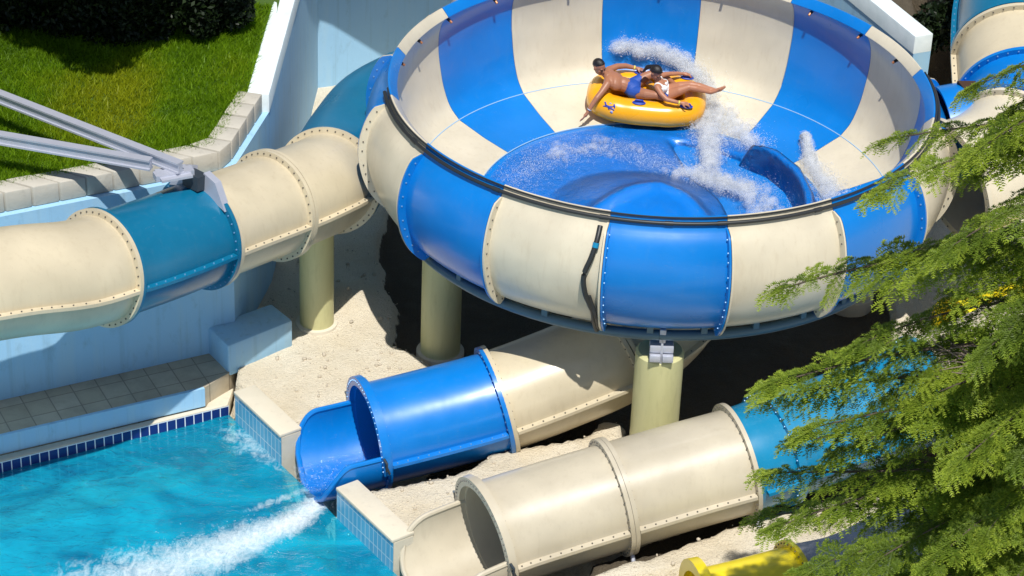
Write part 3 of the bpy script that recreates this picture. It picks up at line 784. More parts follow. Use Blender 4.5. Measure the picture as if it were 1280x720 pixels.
for k in range(16):
    c = 'blue' if k % 2 == 0 else 'beige'
    a0 = math.radians(-11.25+22.5*k); a1 = a0+math.radians(22.5); na = 12; n = len(PROF)
    m = MB(); v = [pol(r, z, a0+.0008+(a1-a0-.0016)*i/na) for i in range(na+1) for r, z in PROF]
    f = [(i*n+j, i*n+(j+1) % n, (i+1)*n+(j+1) % n, (i+1)*n+j) for i in range(na) for j in range(n)]
    m.add(v, f)
    pn = m.build('wall_panel', M[c], bw, label='blue bowl panel' if c == 'blue' else 'beige bowl panel')
    for (aa, sg) in ((a0, 1), (a1, -1)):
        fl = MB(); v = []
        H = .135; T = .03/4.9
        for j, (r, z) in enumerate(flp):
            x = j/(len(flp)-1); h = H*min(1, x/.10+.25, (1-x)/.06+.35)
            # outward normal in the r,z plane
            ra, za = flp[max(j-1, 0)]; rb, zb = flp[min(j+1, len(flp)-1)]
            nr, nz = -(zb-za), (rb-ra); l = math.hypot(nr, nz); nr, nz = nr/l, nz/l
            if nr < 0 and abs(nr) > .2: nr, nz = -nr, -nz
            for rr, ang in ((-.02, .001*sg), (h, .001*sg), (h, .001*sg+T*sg), (-.02, .001*sg+T*sg)):
                v.append(pol(r+nr*rr, z+nz*rr, aa+ang))
        nn = len(flp)
        f = [(j*4+q, j*4+(q+1) % 4, j*4+4+(q+1) % 4, j*4+4+q) for j in range(nn-1) for q in range(4)]+[(0,1,2,3), (nn*4-1, nn*4-2, nn*4-3, nn*4-4)]
        fl.add(v, f, 0)
        L = 0; nextb = .08
        for j in range(1, nn):
            L += math.hypot(flp[j][0]-flp[j-1][0], flp[j][1]-flp[j-1][1])
            if L > nextb:
                nextb += .20; r, z = flp[j]; ang = aa+.001*sg+T*sg
                bolt(fl, Vector(pol(r+.07, z, ang)), Vector((math.cos(ang), math.sin(ang), 0))*sg)
        fl.build('flange', [M[c], M['boltblue'] if c == 'blue' else M['bolt']], pn)
# floor with dome and exit channel
RIDGE = [(1.30,1.62),(1.75,1.70),(2.15,1.48),(2.48,.90),(2.62,.1),(2.60,-.7),(2.35,-1.4)]
def floor_z(x, y):
    r = np.hypot(x, y)
    d = np.hypot((x+.25)/1.0, (y+.25)/.95)
    dome = .44*np.clip(1-(d/1.55)**2, 0, 1)**1.35
    dr_ = dist_poly(x, y, RIDGE, False)
    inner = np.clip((2.75-np.hypot(x-.05, y+.15))/.25, 0, 1)
    ang = np.arctan2(x, -y)
    side = sstep(.9, 1.3, x+.25*y)
    ch = -.55*side*sstep(1.45, 1.8, np.hypot(x+.25, y+.25))*np.clip((2.55-np.hypot(x-.02, y+.02))/.22, 0, 1)
    ridge = .36*np.exp(-(dr_/.16)**4)*1.0
    d2 = dist_poly(x, y, [(-1.0,-.75),(-.45,-.35),(.1,-.05),(.55,-.2),(.85,-.6),(1.05,-1.1)], False)
    ridge = ridge+.085*np.exp(-(d2/.17)**2)
    edge = np.clip((2.97-r)/.1, 0, 1)
    return 2.296+(dome+ch+ridge)*edge
rr_ = np.linspace(0.001, 2.975, 76); aa_ = np.linspace(0, 2*PI, 181)[:-1]
RR, AA = np.meshgrid(rr_, aa_); FX = RR*np.sin(AA); FY = -RR*np.cos(AA); FZ = floor_z(FX, FY)
fi = np.arange(FX.size).reshape(FX.shape); fi2 = np.roll(fi, -1, 0)
FF = np.stack([fi[:, :-1], fi2[:, :-1], fi2[:, 1:], fi[:, 1:]], -1).reshape(-1, 4)
np_mesh('bowl_floor', np.stack([FX, FY, FZ], -1).reshape(-1, 3), FF, M['blue'], bw, smooth=True)
M['jointline'] = simple('pale_joint_highlight', (.30,.50,.72), .4)  # pale tone paints the thin highlight along seam and floor edge
for rj, zj in ((2.985, 2.306), (4.06, 2.603)):
    m = MB(); m.rod([pol(rj, zj, 2*PI*i/160) for i in range(161)], .009, 6, cap=False); m.build('joint_line', M['jointline'], bw)
und = MB()
for (r0, z0, r1, z1) in ((.02, 2.02, 3.05, 2.19),):
    v = [pol(r, z, 2*PI*i/48) for i in range(48) for r, z in ((r0, z0), (r1, z1), (r1, z1+.03), (r0, z0+.03))]
    und.add(v, [(i*4+q, i*4+(q+1) % 4, ((i+1) % 48)*4+(q+1) % 4, ((i+1) % 48)*4+q) for i in range(48) for q in range(4)])
und.build('underside', M['blue'], bw)
# black water pipe along the rim, hose and ring pipe
def arc(r, z, d0, d1, n=90): return [pol(r, z, math.radians(d0+(d1-d0)*i/n)) for i in range(n+1)]
m = MB(); m.rod(arc(4.575, 4.56, -82, 100), .031, 10); m.rod(arc(4.53, 4.635, -82, 100), .014, 8)
for d in (-60, -35, -12.4, 0, 10, 30, 52, 75): m.rod(arc(4.575, 4.56, d-.8, d+.8, 3), .038, 10)
m.build('rim_pipe', M['pipe'], bw)
m = MB()
hp = [(4.64,4.44,-12.8),(4.80,4.27,-12.9),(4.92,4.05,-13.4),(4.99,3.75,-14.4),(4.98,3.45,-14.1),(4.92,3.2,-13.2),(4.86,3.05,-12.7),(4.76,2.83,-12.6),(4.60,2.63,-12.6),(4.48,2.50,-12.6)]
m.rod(catmull([pol(r, z, math.radians(a)) for r, z, a in hp], 6), .042, 10)
m.rod([pol(4.83,4.25,math.radians(-12.9)), pol(4.86,4.18,math.radians(-13))], .052, 10, 1)
m.rod(catmull([pol(4.93,3.36,math.radians(-13.4)), pol(4.88,3.0,math.radians(-12.1)), pol(4.62,2.64,math.radians(-12.0)), pol(4.44,2.5,math.radians(-12))], 6), .03, 8)
m.build('hose', [M['pipe'], M['cyan']], bw)
m = MB(); m.rod(arc(4.36, 2.44, 0, 360, 160), .085, 12, cap=False)
for d in range(-90, 270, 11): m.box(pol(4.37, 2.50, math.radians(d)), (.10,.10,.22), Matrix.Rotation(math.radians(d), 3, 'Z'))
m.build('ring_beam', M['ringpipe'], bw)
for d, z in ((-140,4.52),(-125,4.5),(-112,4.5),(-100,4.5),(-160,4.52),(163,4.52),(141,4.52),(126,4.5),(112,4.5),(178,4.52)):
    a = math.radians(d); m = MB()
    q = Vector(pol(4.44, z-.08, a)); inn_ = Vector(pol(1, 0, a))*-1
    m.rod([q, q+inn_*.06+Vector((0,0,-.025))], .028, 8, 0); m.rod([q+inn_*.05+Vector((0,0,-.02)), q+inn_*.095+Vector((0,0,-.05))], .023, 8, 1)
    m.build('spray_nozzle', [M['pipe'], M['copper']], bw)
a = math.radians(130); m = MB(); q = Vector((2.80, 2.33, 2.50)); m.rod([q, q+Vector(pol(1, 0, a))*-.14+Vector((0,0,.07))], .05, 8); m.build('jet_nozzle', M['bolt'], bw)

# ------------------------------------------------------------------ poles
def pole(x, y, z0, z1, r, label, bracket=False, tilt=(0,0)):
    t = thing('support_pole', label, 'pole', (x, y, z0), 'cream yellow support poles')
    m = MB(); n = 40
    prof = [(r*1.0, z0-.3), (r, z0+.02), (r, z1-.04), (r-.04, z1), (.001, z1)]
    v = [(x+q*math.cos(2*PI*k/n), y+q*math.sin(2*PI*k/n), z) for q, z in prof for k in range(n)]
    m.add(v, [(i*n+k, i*n+(k+1) % n, (i+1)*n+(k+1) % n, (i+1)*n+k) for i in range(len(prof)-1) for k in range(n)])
    m.build('pole_shaft', M['pole'], t)
    b = MB(); b.prism([(x+(r+.07)*math.cos(k*PI/20), y+(r+.07)*math.sin(k*PI/20)) for k in range(40)], z0-.3, z0+.045); b.build('base_collar', M['coping'], t, bevel=.012)
    return t
c1 = pole(-5.66,-.60, .02, 2.02, .295, 'cream yellow pole under the cream tube slide')
c2 = pole(-3.5,-1.15, -.1, 2.45, .34, 'shaded cream yellow pole under the blue panel of the bowl')
c3 = pole(.05,-4.05, -.2, 1.98, .385, 'sunlit cream yellow pole with steel bracket in front of the bowl')
pole(3.75,1.3, -.1, 2.4, .34, 'olive shaded pole under the bowl beside the conifer')
# saddle of pole 1
m = MB(); m.prism([(-5.95,-.85),(-5.4,-.55),(-5.35,-.15),(-6.0,-.3)], 1.96, 2.12); m.build('saddle', M['slab'], c1, bevel=.03)
# stacked steel bracket of pole 3
m = MB()
for i in range(2):
    z = 2.02+.14*i
    m.box((-.05,-4.36+.06*i,z+.05), (.17,.26,.12)); m.box((.15,-4.36+.06*i,z+.05), (.17,.26,.12))
m.box((.05,-4.33,2.2), (.04,.2,.5)); m.box((.05,-4.36,2.45), (.10,.14,.24))
m.build('bracket', M['steel'], c3, bevel=.012)
m = MB(); m.box((.05,-4.30,1.86), (.34,.34,.02)); 

# ------------------------------------------------------------------ steel arms holding slide A
st = thing('steel_frame', 'grey steel beams meeting at a bracket on the teal tube section', 'steel frame', (-7.5,-2.85,4.0))
def ibeam(a, b, w=.145, h=.13, t=.03):
    a, b = Vector(a), Vector(b); d = (b-a).normalized(); s = d.cross(Vector((0,0,1))).normalized(); u = s.cross(d)
    R = Matrix((s, d, u)).transposed(); c = (a+b)/2; L = (b-a).length; m = MB()
    m.box(c, (w*.62, L, h), R); m.box(c+u*(h/2+.012), (w, L, .03), R); m.box(c-u*(h/2+.012), (w, L, .03), R)
    return m
tip = Vector((-7.66,-3.10,4.38))
ibeam((-15.2,1.9,4.38), tip+Vector((.12,-.05,0))).build('beam', M['steel'], st)
ibeam((-15.2,-1.2,4.385), tip+Vector((-.35,.02,0))).build('beam', M['steel'], st)
pts_, tts, rrs, uus = pA.frame(sa[1]-.10)
R = Matrix((rrs, tts, uus)).transposed()
m = MB(); m.box(tip+Vector((.0,0,-.14)), (.50,.40,.04), Matrix.Rotation(.45, 3, 'Z')); m.box(tip+Vector((.0,0,-.14)), (.62,.18,.10), Matrix.Rotation(.45, 3, 'Z'))
m.build('top_plate', M['steel'], st)
for sgn in (-1, 1):
    for k in (.10,):
        a0 = .05*sgn; m = MB()
        pp = pts_+tts*(k*.45-.05)
        q = [pp+(rrs*math.sin(x)+uus*math.cos(x))*rad for x, rad in ((.12*sgn, TR+.30), (.36*sgn, TR+.28), (.78*sgn, TR+.06), (.60*sgn, TR+.0), (.12*sgn, TR+.0))]
        m.add(q+[x+tts*.13 for x in q], [(0,1,2,3,4), (9,8,7,6,5)]+[(i, (i+1) % 5, 5+(i+1) % 5, 5+i) for i in range(5)])
        m.build('saddle_plate', M['steel'], st)
m = MB(); m.box(pts_+uus*(TR+.14)-tts*.05, (.34,.22,.24), R); m.build('rubber_block', M['steel_dark'], st)
for y in (1.9, -1.2):
    m = MB(); m.rod([(-15.2,y,3.4), (-15.2,y,6.5)], .16, 12); m.build('mast', M['steel'], st)

# ------------------------------------------------------------------ flume entering from the upper right
sE = thing('flume_slide', 'teal, beige and blue flume dropping towards the bowl at the upper corner', 'water slide', (5.8,2,0))
pE = Path([(8.2,9.4,5.6),(7.2,6.2,5.15),(6.5,3.6,4.75),(6.28,2.2,4.5),(6.22,1.3,4.25),(6.18,.6,4.05),(5.95,-.15,3.85),(5.5,-.62,3.65),(4.86,-.95,3.5)])
se = [pE.nearest(q) for q in ((6.25,2.0,4.45),(6.2,.9,4.15),(5.98,-.1,3.86))]
section(sE, pE, .2, se[0], 1.08, M['teal'], 'teal flume section', f0=False, boltm=M['boltblue'])
section(sE, pE, se[0], se[1], 1.08, M['beige_tube'], 'beige flume section')
section(sE, pE, se[1], se[2], 1.08, M['blue'], 'blue flume section', boltm=M['boltblue'])
section(sE, pE, se[2], pE.len, 1.0, M['beige'], 'lower beige flume section')

pH = Path([(4.80,.35,3.72),(5.2,.42,3.78),(5.75,.5,3.85)])
section(sE, pH, .0, pH.len, .80, M['blue'], 'blue entry hood against the bowl', f0=False, boltm=M['boltblue'])
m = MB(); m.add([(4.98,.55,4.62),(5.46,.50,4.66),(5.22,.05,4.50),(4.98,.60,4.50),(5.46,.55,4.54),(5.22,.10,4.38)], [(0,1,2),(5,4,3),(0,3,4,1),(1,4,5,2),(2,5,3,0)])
m.build('triangular_recess_prism', M['recess'], sE)  # solid prism whose dark brown paints in a triangular recess
# ------------------------------------------------------------------ yellow slide piece and concrete slab on the right
sF = thing('tube_slide', 'short yellow tube slide seen through the conifer branches', 'water slide', (6.2,-.2,0))
pF = Path([(5.2,-1.0,.5),(6.0,-.55,.55),(7.2,0,.7),(9,.9,1.0)]); section(sF, pF, .1, 2.2, .6, M['yellow'], 'yellow tube section')
#PART2
# ------------------------------------------------------------------ platform added out of view above the frame, shaped to shade the wall
lp = thing('added_shade_platform', 'unseen added slab on posts that casts the shadow on the retaining wall', 'platform', (-4,7.5,3))
m = MB(); m.prism([(-6.26,4.3),(-6.16,4.9),(-6.04,6.0),(-5.79,6.04),(-4.0,6.1),(-1.5,6.4),(-1.5,8.8),(-6.3,8.8)], 6.4, 6.65); m.build('shade_caster_deck', M['slab'], lp, bevel=.03)
for x, y in ((-3.6,8.3),(-1.8,8.3)):
    m = MB(); m.rod([(x,y,-.1),(x,y,6.4)], .16, 16); m.build('post', M['steel'], lp)

# ------------------------------------------------------------------ running water inside the bowl
I_R = [p[0] for p in INN]; I_Z = [p[1] for p in INN]
tt = np.linspace(0, 1, 150); aa = np.linspace(0, 2*PI, 401)
prof = [(r, None) for r in np.linspace(.01, 2.97, 90)]+[(r, z) for r, z in smooth_prof(INN[:8], 5)[2:]]
PR = np.array([p[0] for p in prof]); PZ = np.array([np.nan if p[1] is None else p[1] for p in prof])
RR, AA = np.meshgrid(PR, aa[:-1]); ZZ = np.broadcast_to(PZ, RR.shape)
FX, FY = RR*np.sin(AA), -RR*np.cos(AA)
fl = np.isnan(ZZ); FZ = np.where(fl, floor_z(FX, FY)+.014, np.nan_to_num(ZZ)+.012)
sh = np.where(fl, 0, .012*sstep(2.6, 3.2, FZ)); FX = FX*(1-sh/4.7); FY = FY*(1-sh/4.7)
FZ = FZ+np.where(fl, .02*(fbm(FX*4, FY*4, 3)-.5), 0)*sstep(2.9, 2.7, RR)
def d3(pts):
    d = np.full(FX.shape, 1e9)
    for i in range(len(pts)-1):
        a = np.array(pts[i]); b = np.array(pts[i+1]); e = b-a; q = (FX-a[0], FY-a[1], FZ-a[2])
        t = np.clip((q[0]*e[0]+q[1]*e[1]+q[2]*e[2])/(e@e), 0, 1)
        d = np.minimum(d, np.sqrt((q[0]-a[0]-t*e[0])**2+(q[1]-a[1]-t*e[1])**2+(q[2]-a[2]-t*e[2])**2))
    return d
WAKE = [(-.60,4.33,3.08),(-.39,4.39,3.15),(-.16,4.35,3.02),(.06,4.4,3.10),(.35,4.34,2.99),(.65,4.25,2.89),(.98,4.04,2.69),(1.12,3.75,2.55)]
FALL = [(1.12,3.6,2.48),(1.06,3.1,2.33),(1.06,2.5,2.32),(1.08,1.9,2.32),(1.06,1.35,2.32)]
FALL2 = [(1.2,3.4,2.44),(1.55,2.75,2.32),(1.9,2.15,2.32)]
ARC1 = [(-2.39,.40,2.31),(-2.13,1.1,2.31),(-1.71,1.58,2.31),(-1.15,1.85,2.31),(-.66,1.95,2.31),(-.3,1.85,2.31),(0,1.45,2.31)]
MID = [(0,1.40,2.31),(.37,1.18,2.31),(.79,1.05,2.31),(1.06,.9,2.31),(1.4,.68,2.31),(1.7,.6,2.31),(1.95,.2,2.31),(1.9,-.5,2.1)]
JET = [(2.78,2.2,2.44),(2.82,1.7,2.37),(2.9,1.2,2.34),(3.05,.66,2.35),(3.12,.2,2.37)]
foam = .75*np.exp(-(d3(WAKE)/.22)**2)
foam = np.maximum(foam, 1.0*np.exp(-(d3(FALL)/.16)**2)); foam = np.maximum(foam, .55*np.exp(-(d3(FALL2)/.26)**2))
foam = np.maximum(foam, .52*np.exp(-(d3(ARC1)/.20)**2)); foam = np.maximum(foam, .75*np.exp(-(d3(MID)/.22)**2))
foam = np.maximum(foam, .55*np.exp(-(d3(JET)/.20)**2))
foam = np.maximum(foam, .30*np.exp(-(d3(ARC1)/.62)**2)); foam = np.maximum(foam, .33*np.exp(-(d3(MID)/.5)**2))
foam = np.maximum(foam, .24*np.exp(-(d3([(-3.1,1.9,2.45),(-2.6,2.1,2.35),(-2.2,2.4,2.35)])/.45)**2))
fi = np.arange(FX.size).reshape(FX.shape); fi2 = np.roll(fi, -1, 0)
FF = np.stack([fi[:, :-1], fi[:, 1:], fi2[:, 1:], fi2[:, :-1]], -1).reshape(-1, 4)
keepf = (foam.ravel()[FF].max(1) > .03) | (RR.ravel()[FF].max(1) < 2.9) 
FF = FF[keepf & (FZ.ravel()[FF].max(1) < 3.55)]
_v = np.stack([FX, FY, FZ], -1).reshape(-1, 3); _n = np.cross(_v[FF[:, 1]]-_v[FF[:, 0]], _v[FF[:, 2]]-_v[FF[:, 0]])
if _n[:, 2].mean() < 0: FF = FF[:, ::-1]
o = np_mesh('running_water', np.stack([FX, FY, FZ], -1).reshape(-1, 3), FF, M['film'], smooth=True, attrs={'foam': foam.ravel()})
tag(o, 'shallow frothing water swirling over the bowl floor', 'water', kind='stuff')
# droplets thrown up by the raft and the jets
def drops(name, label, specs):
    P = []; Rr = []
    for pts, n, s0, s1, lift, rmin, rmax in specs:
        pts = np.array(pts, float); seg = np.linalg.norm(np.diff(pts, axis=0), axis=1); c = np.concatenate([[0], np.cumsum(seg)])
        u = RNG.uniform(0, c[-1], n); f = u/c[-1]
        p = np.stack([np.interp(u, c, pts[:, k]) for k in range(3)], 1)
        sd = (s0+(s1-s0)*f)[:, None]
        q = RNG.normal(0, 1, (n, 3))*sd*np.array([1, 1, .6]); q[:, 2] = np.abs(q[:, 2])*lift
        cl = .5+1.2*fbm(p[:, 0]*6+q[:, 0]*8, p[:, 1]*6+q[:, 1]*8, 3)
        P.append(p+q*cl[:, None]); Rr.append(rmin+(rmax-rmin)*RNG.random(n)**3)
    P = np.concatenate(P); Rr = np.concatenate(Rr)
    oct_v = np.array([(1,0,0),(-1,0,0),(0,1,0),(0,-1,0),(0,0,1),(0,0,-1)], float); oct_f = np.array([(0,2,4),(2,1,4),(1,3,4),(3,0,4),(2,0,5),(1,2,5),(3,1,5),(0,3,5)])
    V = (P[:, None]+oct_v[None]*Rr[:, None, None]).reshape(-1, 3); F = (np.arange(len(P))[:, None, None]*6+oct_f[None]).reshape(-1, 3)
    return tag(np_mesh(name, V, F, M['spray']), label, 'spray', kind='stuff')
def mist_mat():
    t = NT('soft_spray_mist')
    d = t.N('BsdfDiffuse', {0: (.94,.96,.98,1)}); tl = t.N('BsdfTranslucent', {0: (.94,.96,.98,1)}); g = t.N('BsdfTransparent')
    n = t.noise(t.pos(), 16, 5, .7); a = t.math('MULTIPLY', t.ramp(n, [(.36,(0,0,0)),(.72,(1,1,1))]), .30)
    return t.surf(t.N('MixShader', {0: a, 1: g, 2: t.N('MixShader', {0: .5, 1: d, 2: tl})}))
M['mist'] = mist_mat()
_bm = bmesh.new(); bmesh.ops.create_icosphere(_bm, subdivisions=2, radius=1); _iv = np.array([v.co[:] for v in _bm.verts]); _if = np.array([[v.index for v in f.verts] for f in _bm.faces]); _bm.free()
def mist(name, label, specs):
    P = []; Rr = []
    for pts, n, s0, s1, lift, r0, r1 in specs:
        pts = np.array(pts, float); seg = np.linalg.norm(np.diff(pts, axis=0), axis=1); c = np.concatenate([[0], np.cumsum(seg)])
        u = RNG.uniform(0, c[-1], n); p = np.stack([np.interp(u, c, pts[:, k]) for k in range(3)], 1)
        q = RNG.normal(0, 1, (n, 3))*(s0+(s1-s0)*u/c[-1])[:, None]; q[:, 2] = np.abs(q[:, 2])*lift
        P.append(p+q); Rr.append(RNG.uniform(r0, r1, n))
    P = np.concatenate(P); Rr = np.concatenate(Rr)
    sc3 = RNG.uniform(.6, 1.3, (len(P), 1, 3))
    V = (P[:, None]+_iv[None]*Rr[:, None, None]*sc3).reshape(-1, 3); F = (np.arange(len(P))[:, None, None]*len(_iv)+_if[None]).reshape(-1, 3)
    return tag(np_mesh(name, V, F, M['mist'], smooth=True), label, 'mist', kind='stuff')
up_ = lambda pts, h: [(x, y, z+h) for x, y, z in pts]
drops('water_spray', 'white spray thrown up behind the yellow raft', [(up_([(x*.99, y*.985, z) for x, y, z in WAKE], .03), 22000, .09, .17, 1.2, .0028, .0095), (up_(FALL, .02), 24000, .17, .10, 1.0, .0028, .0095), (up_(FALL2, .02), 9000, .17, .17, .8, .0028, .009)])
drops('water_spray', 'froth and droplets curling round the dome in the bowl', [(up_(ARC1, .0), 9000, .24, .20, .4, .0026, .007), (up_(MID, .02), 9000, .22, .22, .8, .0028, .008), (up_(MID[2:6], .02), 13000, .12, .12, .8, .0028, .009)])
drops('water_spray', 'white fan of water from the jet at the right of the bowl', [(up_([(2.74,2.2,2.62)]+JET[1:], .03), 15000, .03, .20, .9, .0028, .009)])
trs = [tuple(ring(pB, sb[0]+.9-2.0*f, TR-.14, PI+.0)) for f in np.linspace(0, 1, 8)]
drops('water_spray', 'droplets on the water leaving the blue slide mouth', [(trs, 500, .16, .22, .25, .004, .010), ([(x, y, WZ+.03) for x, y in STREAM[:5]], 2600, .10, .34, .35, .003, .008)])

mist('spray_mist', 'soft white mist behind and below the yellow raft', [(up_([(x*.99, y*.985, z) for x, y, z in WAKE], .02), 150, .05, .12, 1.0, .06, .13), (up_(FALL, .02), 170, .12, .05, .7, .05, .12), (up_(FALL2, .02), 70, .12, .12, .6, .06, .13)])
mist('spray_mist', 'soft white froth curling round the dome', [(up_(MID[1:], .0), 150, .13, .12, .5, .05, .12), (up_(ARC1[2:6], 0), 26, .14, .14, .3, .05, .10)])
mist('spray_mist', 'soft white mist of the jet at the right of the bowl', [(up_([(2.74,2.2,2.58)]+JET[1:], .02), 110, .02, .12, .7, .05, .12)])
# ------------------------------------------------------------------ raft and riders, built in metres in the raft's own frame
RM = Matrix.Translation(Vector((-.04, 3.28, 2.66))*S) @ Euler((math.radians(13), math.radians(2), math.radians(-2))).to_matrix().to_4x4() @ Matrix.Scale(.94, 4)
def lthing(name, label, cat):
    o = bpy.data.objects.new(name, None); COL.objects.link(o); o.matrix_world = RM; o.empty_display_size = .1
    return tag(o, label, cat)
def lmesh(name, v, f, mats, parent, smooth=True, mi=None):
    me = bpy.data.meshes.new(name); me.from_pydata([tuple(p) for p in v], [], [tuple(q) for q in f])
    for m_ in (mats if isinstance(mats, list) else [mats]): me.materials.append(m_)
    if mi is not None: me.polygons.foreach_set('material_index', mi)
    bm = bmesh.new(); bm.from_mesh(me); bmesh.ops.recalc_face_normals(bm, faces=bm.faces); bm.to_mesh(me); bm.free()
    if smooth: me.polygons.foreach_set('use_smooth', [True]*len(me.polygons))
    o = bpy.data.objects.new(name, me); COL.objects.link(o); o.parent = parent; return o
raft = lthing('raft', 'yellow two person inflatable raft with blue handles sliding round the bowl', 'raft')
HL, HW, TB = .72, .34, .20
def cl(u):
    c, s_ = math.cos(u), math.sin(u); e = 2/3.0
    return Vector((HL*math.copysign(abs(c)**e, c), HW*math.copysign(abs(s_)**e, s_), 0))
def rs_(u, a, r=TB):
    p = cl(u); t = (cl(u+.02)-cl(u-.02)).normalized(); o_ = Vector((t.y, -t.x, 0))
    puff = 1+.012*math.sin(u*14)
    return p+o_*math.cos(a)*r*puff+Vector((0,0,1))*math.sin(a)*r*.98*puff
nu, na = 128, 28
v = [rs_(2*PI*i/nu, 2*PI*j/na) for i in range(nu) for j in range(na)]
f = [(i*na+j, i*na+(j+1) % na, ((i+1) % nu)*na+(j+1) % na, ((i+1) % nu)*na+j) for i in range(nu) for j in range(na)]
lmesh('tube_body', v, f, M['raft'], raft)
# welded seam low round the outside, dividing cross tube and floor
v = []; f = []
for i in range(nu):
    u = 2*PI*i/nu
    for a, r in ((-.50, TB), (-.47, TB+.012), (-.44, TB)): v.append(rs_(u, a, r))
for i in range(nu):
    a = i*3; b = ((i+1) % nu)*3
    f += [(a, b, b+1, a+1), (a+1, b+1, b+2, a+2)]
lmesh('weld_seam', v, f, M['raft'], raft)
def capsule(p, q, r0, r1, n=14, k=5):
    p, q = Vector(p), Vector(q); d = (q-p); L = d.length; d = d/L if L > 1e-6 else Vector((0,0,1))
    a = d.orthogonal().normalized(); b = d.cross(a); rings = []
    for i in range(k+1):
        t = PI/2*i/k; rings.append((p-d*r0*math.cos(t), r0*math.sin(t)))
    for i in range(k+1):
        t = PI/2*i/k; rings.append((q+d*r1*math.sin(t), r1*math.cos(t)))
    v = [c+(a*math.cos(2*PI*j/n)+b*math.sin(2*PI*j/n))*max(rr, 1e-4) for c, rr in rings for j in range(n)]
    f = [(i*n+j, i*n+(j+1) % n, (i+1)*n+(j+1) % n, (i+1)*n+j) for i in range(len(rings)-1) for j in range(n)]
    f += [tuple(range(n))[::-1], tuple((len(rings)-1)*n+j for j in range(n))]
    return v, f
def ellips(c, ax, R=None, n=18, k=12):
    v = []; c = Vector(c)
    for i in range(k+1):
        t = PI*i/k; rr = max(math.sin(t), 1e-3)
        for j in range(n):
            d = Vector((ax[0]*rr*math.cos(2*PI*j/n), ax[1]*rr*math.sin(2*PI*j/n), ax[2]*math.cos(t)))
            v.append(c+(R @ d if R else d))
    f = [(i*n+j, i*n+(j+1) % n, (i+1)*n+(j+1) % n, (i+1)*n+j) for i in range(k) for j in range(n)]
    f += [tuple(range(n))[::-1], tuple(k*n+j for j in range(n))]
    return v, f
def lshape(name, shapes, mat, parent):
    v = []; f = []
    for a, b in shapes:
        k = len(v); v += a; f += [tuple(i+k for i in q) for q in b]
    return lmesh(name, v, f, mat, parent)
lshape('cross_tube', [capsule((.02,-.28,.02), (.02,.28,.02), .15, .15, 20)], M['raft'], raft)
fv = [Vector((0,0,-.12))]+[cl(2*PI*i/64)*1.0+Vector((0,0,-.12)) for i in range(64)]+[Vector((0,0,-.16))]+[cl(2*PI*i/64)+Vector((0,0,-.16)) for i in range(64)]
ff = [(0, 1+i, 1+(i+1) % 64) for i in range(64)]+[(65, 66+(i+1) % 64, 66+i) for i in range(64)]+[(1+i, 66+i, 66+(i+1) % 64, 1+(i+1) % 64) for i in range(64)]
lmesh('floor_sheet', fv, ff, M['raft'], raft)
HAND = [(-.115,.36), (.60,.34), (-.12,-.36), (.60,-.345)]
for hx, hy in HAND:
    R_ = Matrix.Rotation(.35 if hy > 0 else -.35, 3, 'X')
    z = .21
    pad = ellips((hx,hy,z-.005), (.105,.05,.016), R_.inverted() if False else None)
    hobj = lshape('handle', [pad], M['handle'], raft)
    pts = [(hx-.075,hy,z), (hx-.05,hy,z+.045), (hx+.05,hy,z+.045), (hx+.075,hy,z)]
    lshape('grip', [capsule(pts[i], pts[i+1], .011, .011, 8, 3) for i in range(3)], M['handle'], hobj)
# blue printed emblem on the near side of the tube: a splashing figure of strokes and a drop
M['print2'] = simple('pale_blue_print', (.30,.36,.62), .35)
def stroke(pts, wd):
    v = []; f = []
    for i, (u, a) in enumerate(pts):
        u0, a0 = pts[max(i-1, 0)]; u1, a1 = pts[min(i+1, len(pts)-1)]
        du, da = (u1-u0)*.55, (a1-a0)*TB; l = math.hypot(du, da) or 1
        w_ = wd*(.35+.65*math.sin(PI*(i+.5)/len(pts)))
        ou, oa = -da/l*w_/.55, du/l*w_/TB
        for sg in (1, -1): v.append(rs_(u+ou*sg, a+oa*sg, TB+.004)); v.append(rs_(u+ou*sg, a+oa*sg, TB-.01))
    for i in range(len(pts)-1):
        k = i*4; f += [(k, k+2, k+6, k+4), (k+1, k+5, k+7, k+3), (k, k+4, k+5, k+1), (k+2, k+3, k+7, k+6)]
    f += [(0,1,3,2), (len(v)-4, len(v)-2, len(v)-1, len(v)-3)]
    return v, f
U0 = 4.05
def lin(u0, a0, u1, a1, bend=0, n=7): return [(u0+(u1-u0)*i/n, a0+(a1-a0)*i/n+bend*math.sin(PI*i/n)) for i in range(n+1)]
em = [stroke(lin(U0-.17, .98, U0-.08, .70, .06), .014), stroke(lin(U0-.10, .80, U0+.12, .86, -.08), .013), stroke(lin(U0-.02, .80, U0+.02, .50, .05), .014),
      stroke(lin(U0+.10, 1.02, U0+.15, .72, .06), .013), stroke(lin(U0-.16, .62, U0-.02, .66, .05), .011), stroke(lin(U0+.03, .62, U0+.15, .56, .05), .012)]
lshape('emblem', em, M['handle'], raft)
lshape('emblem', [stroke(lin(U0+.07, .48, U0+.11, .30, .03), .02), stroke(lin(U0-.02, .97, U0+.04, 1.0, .04), .010)], M['print2'], raft)

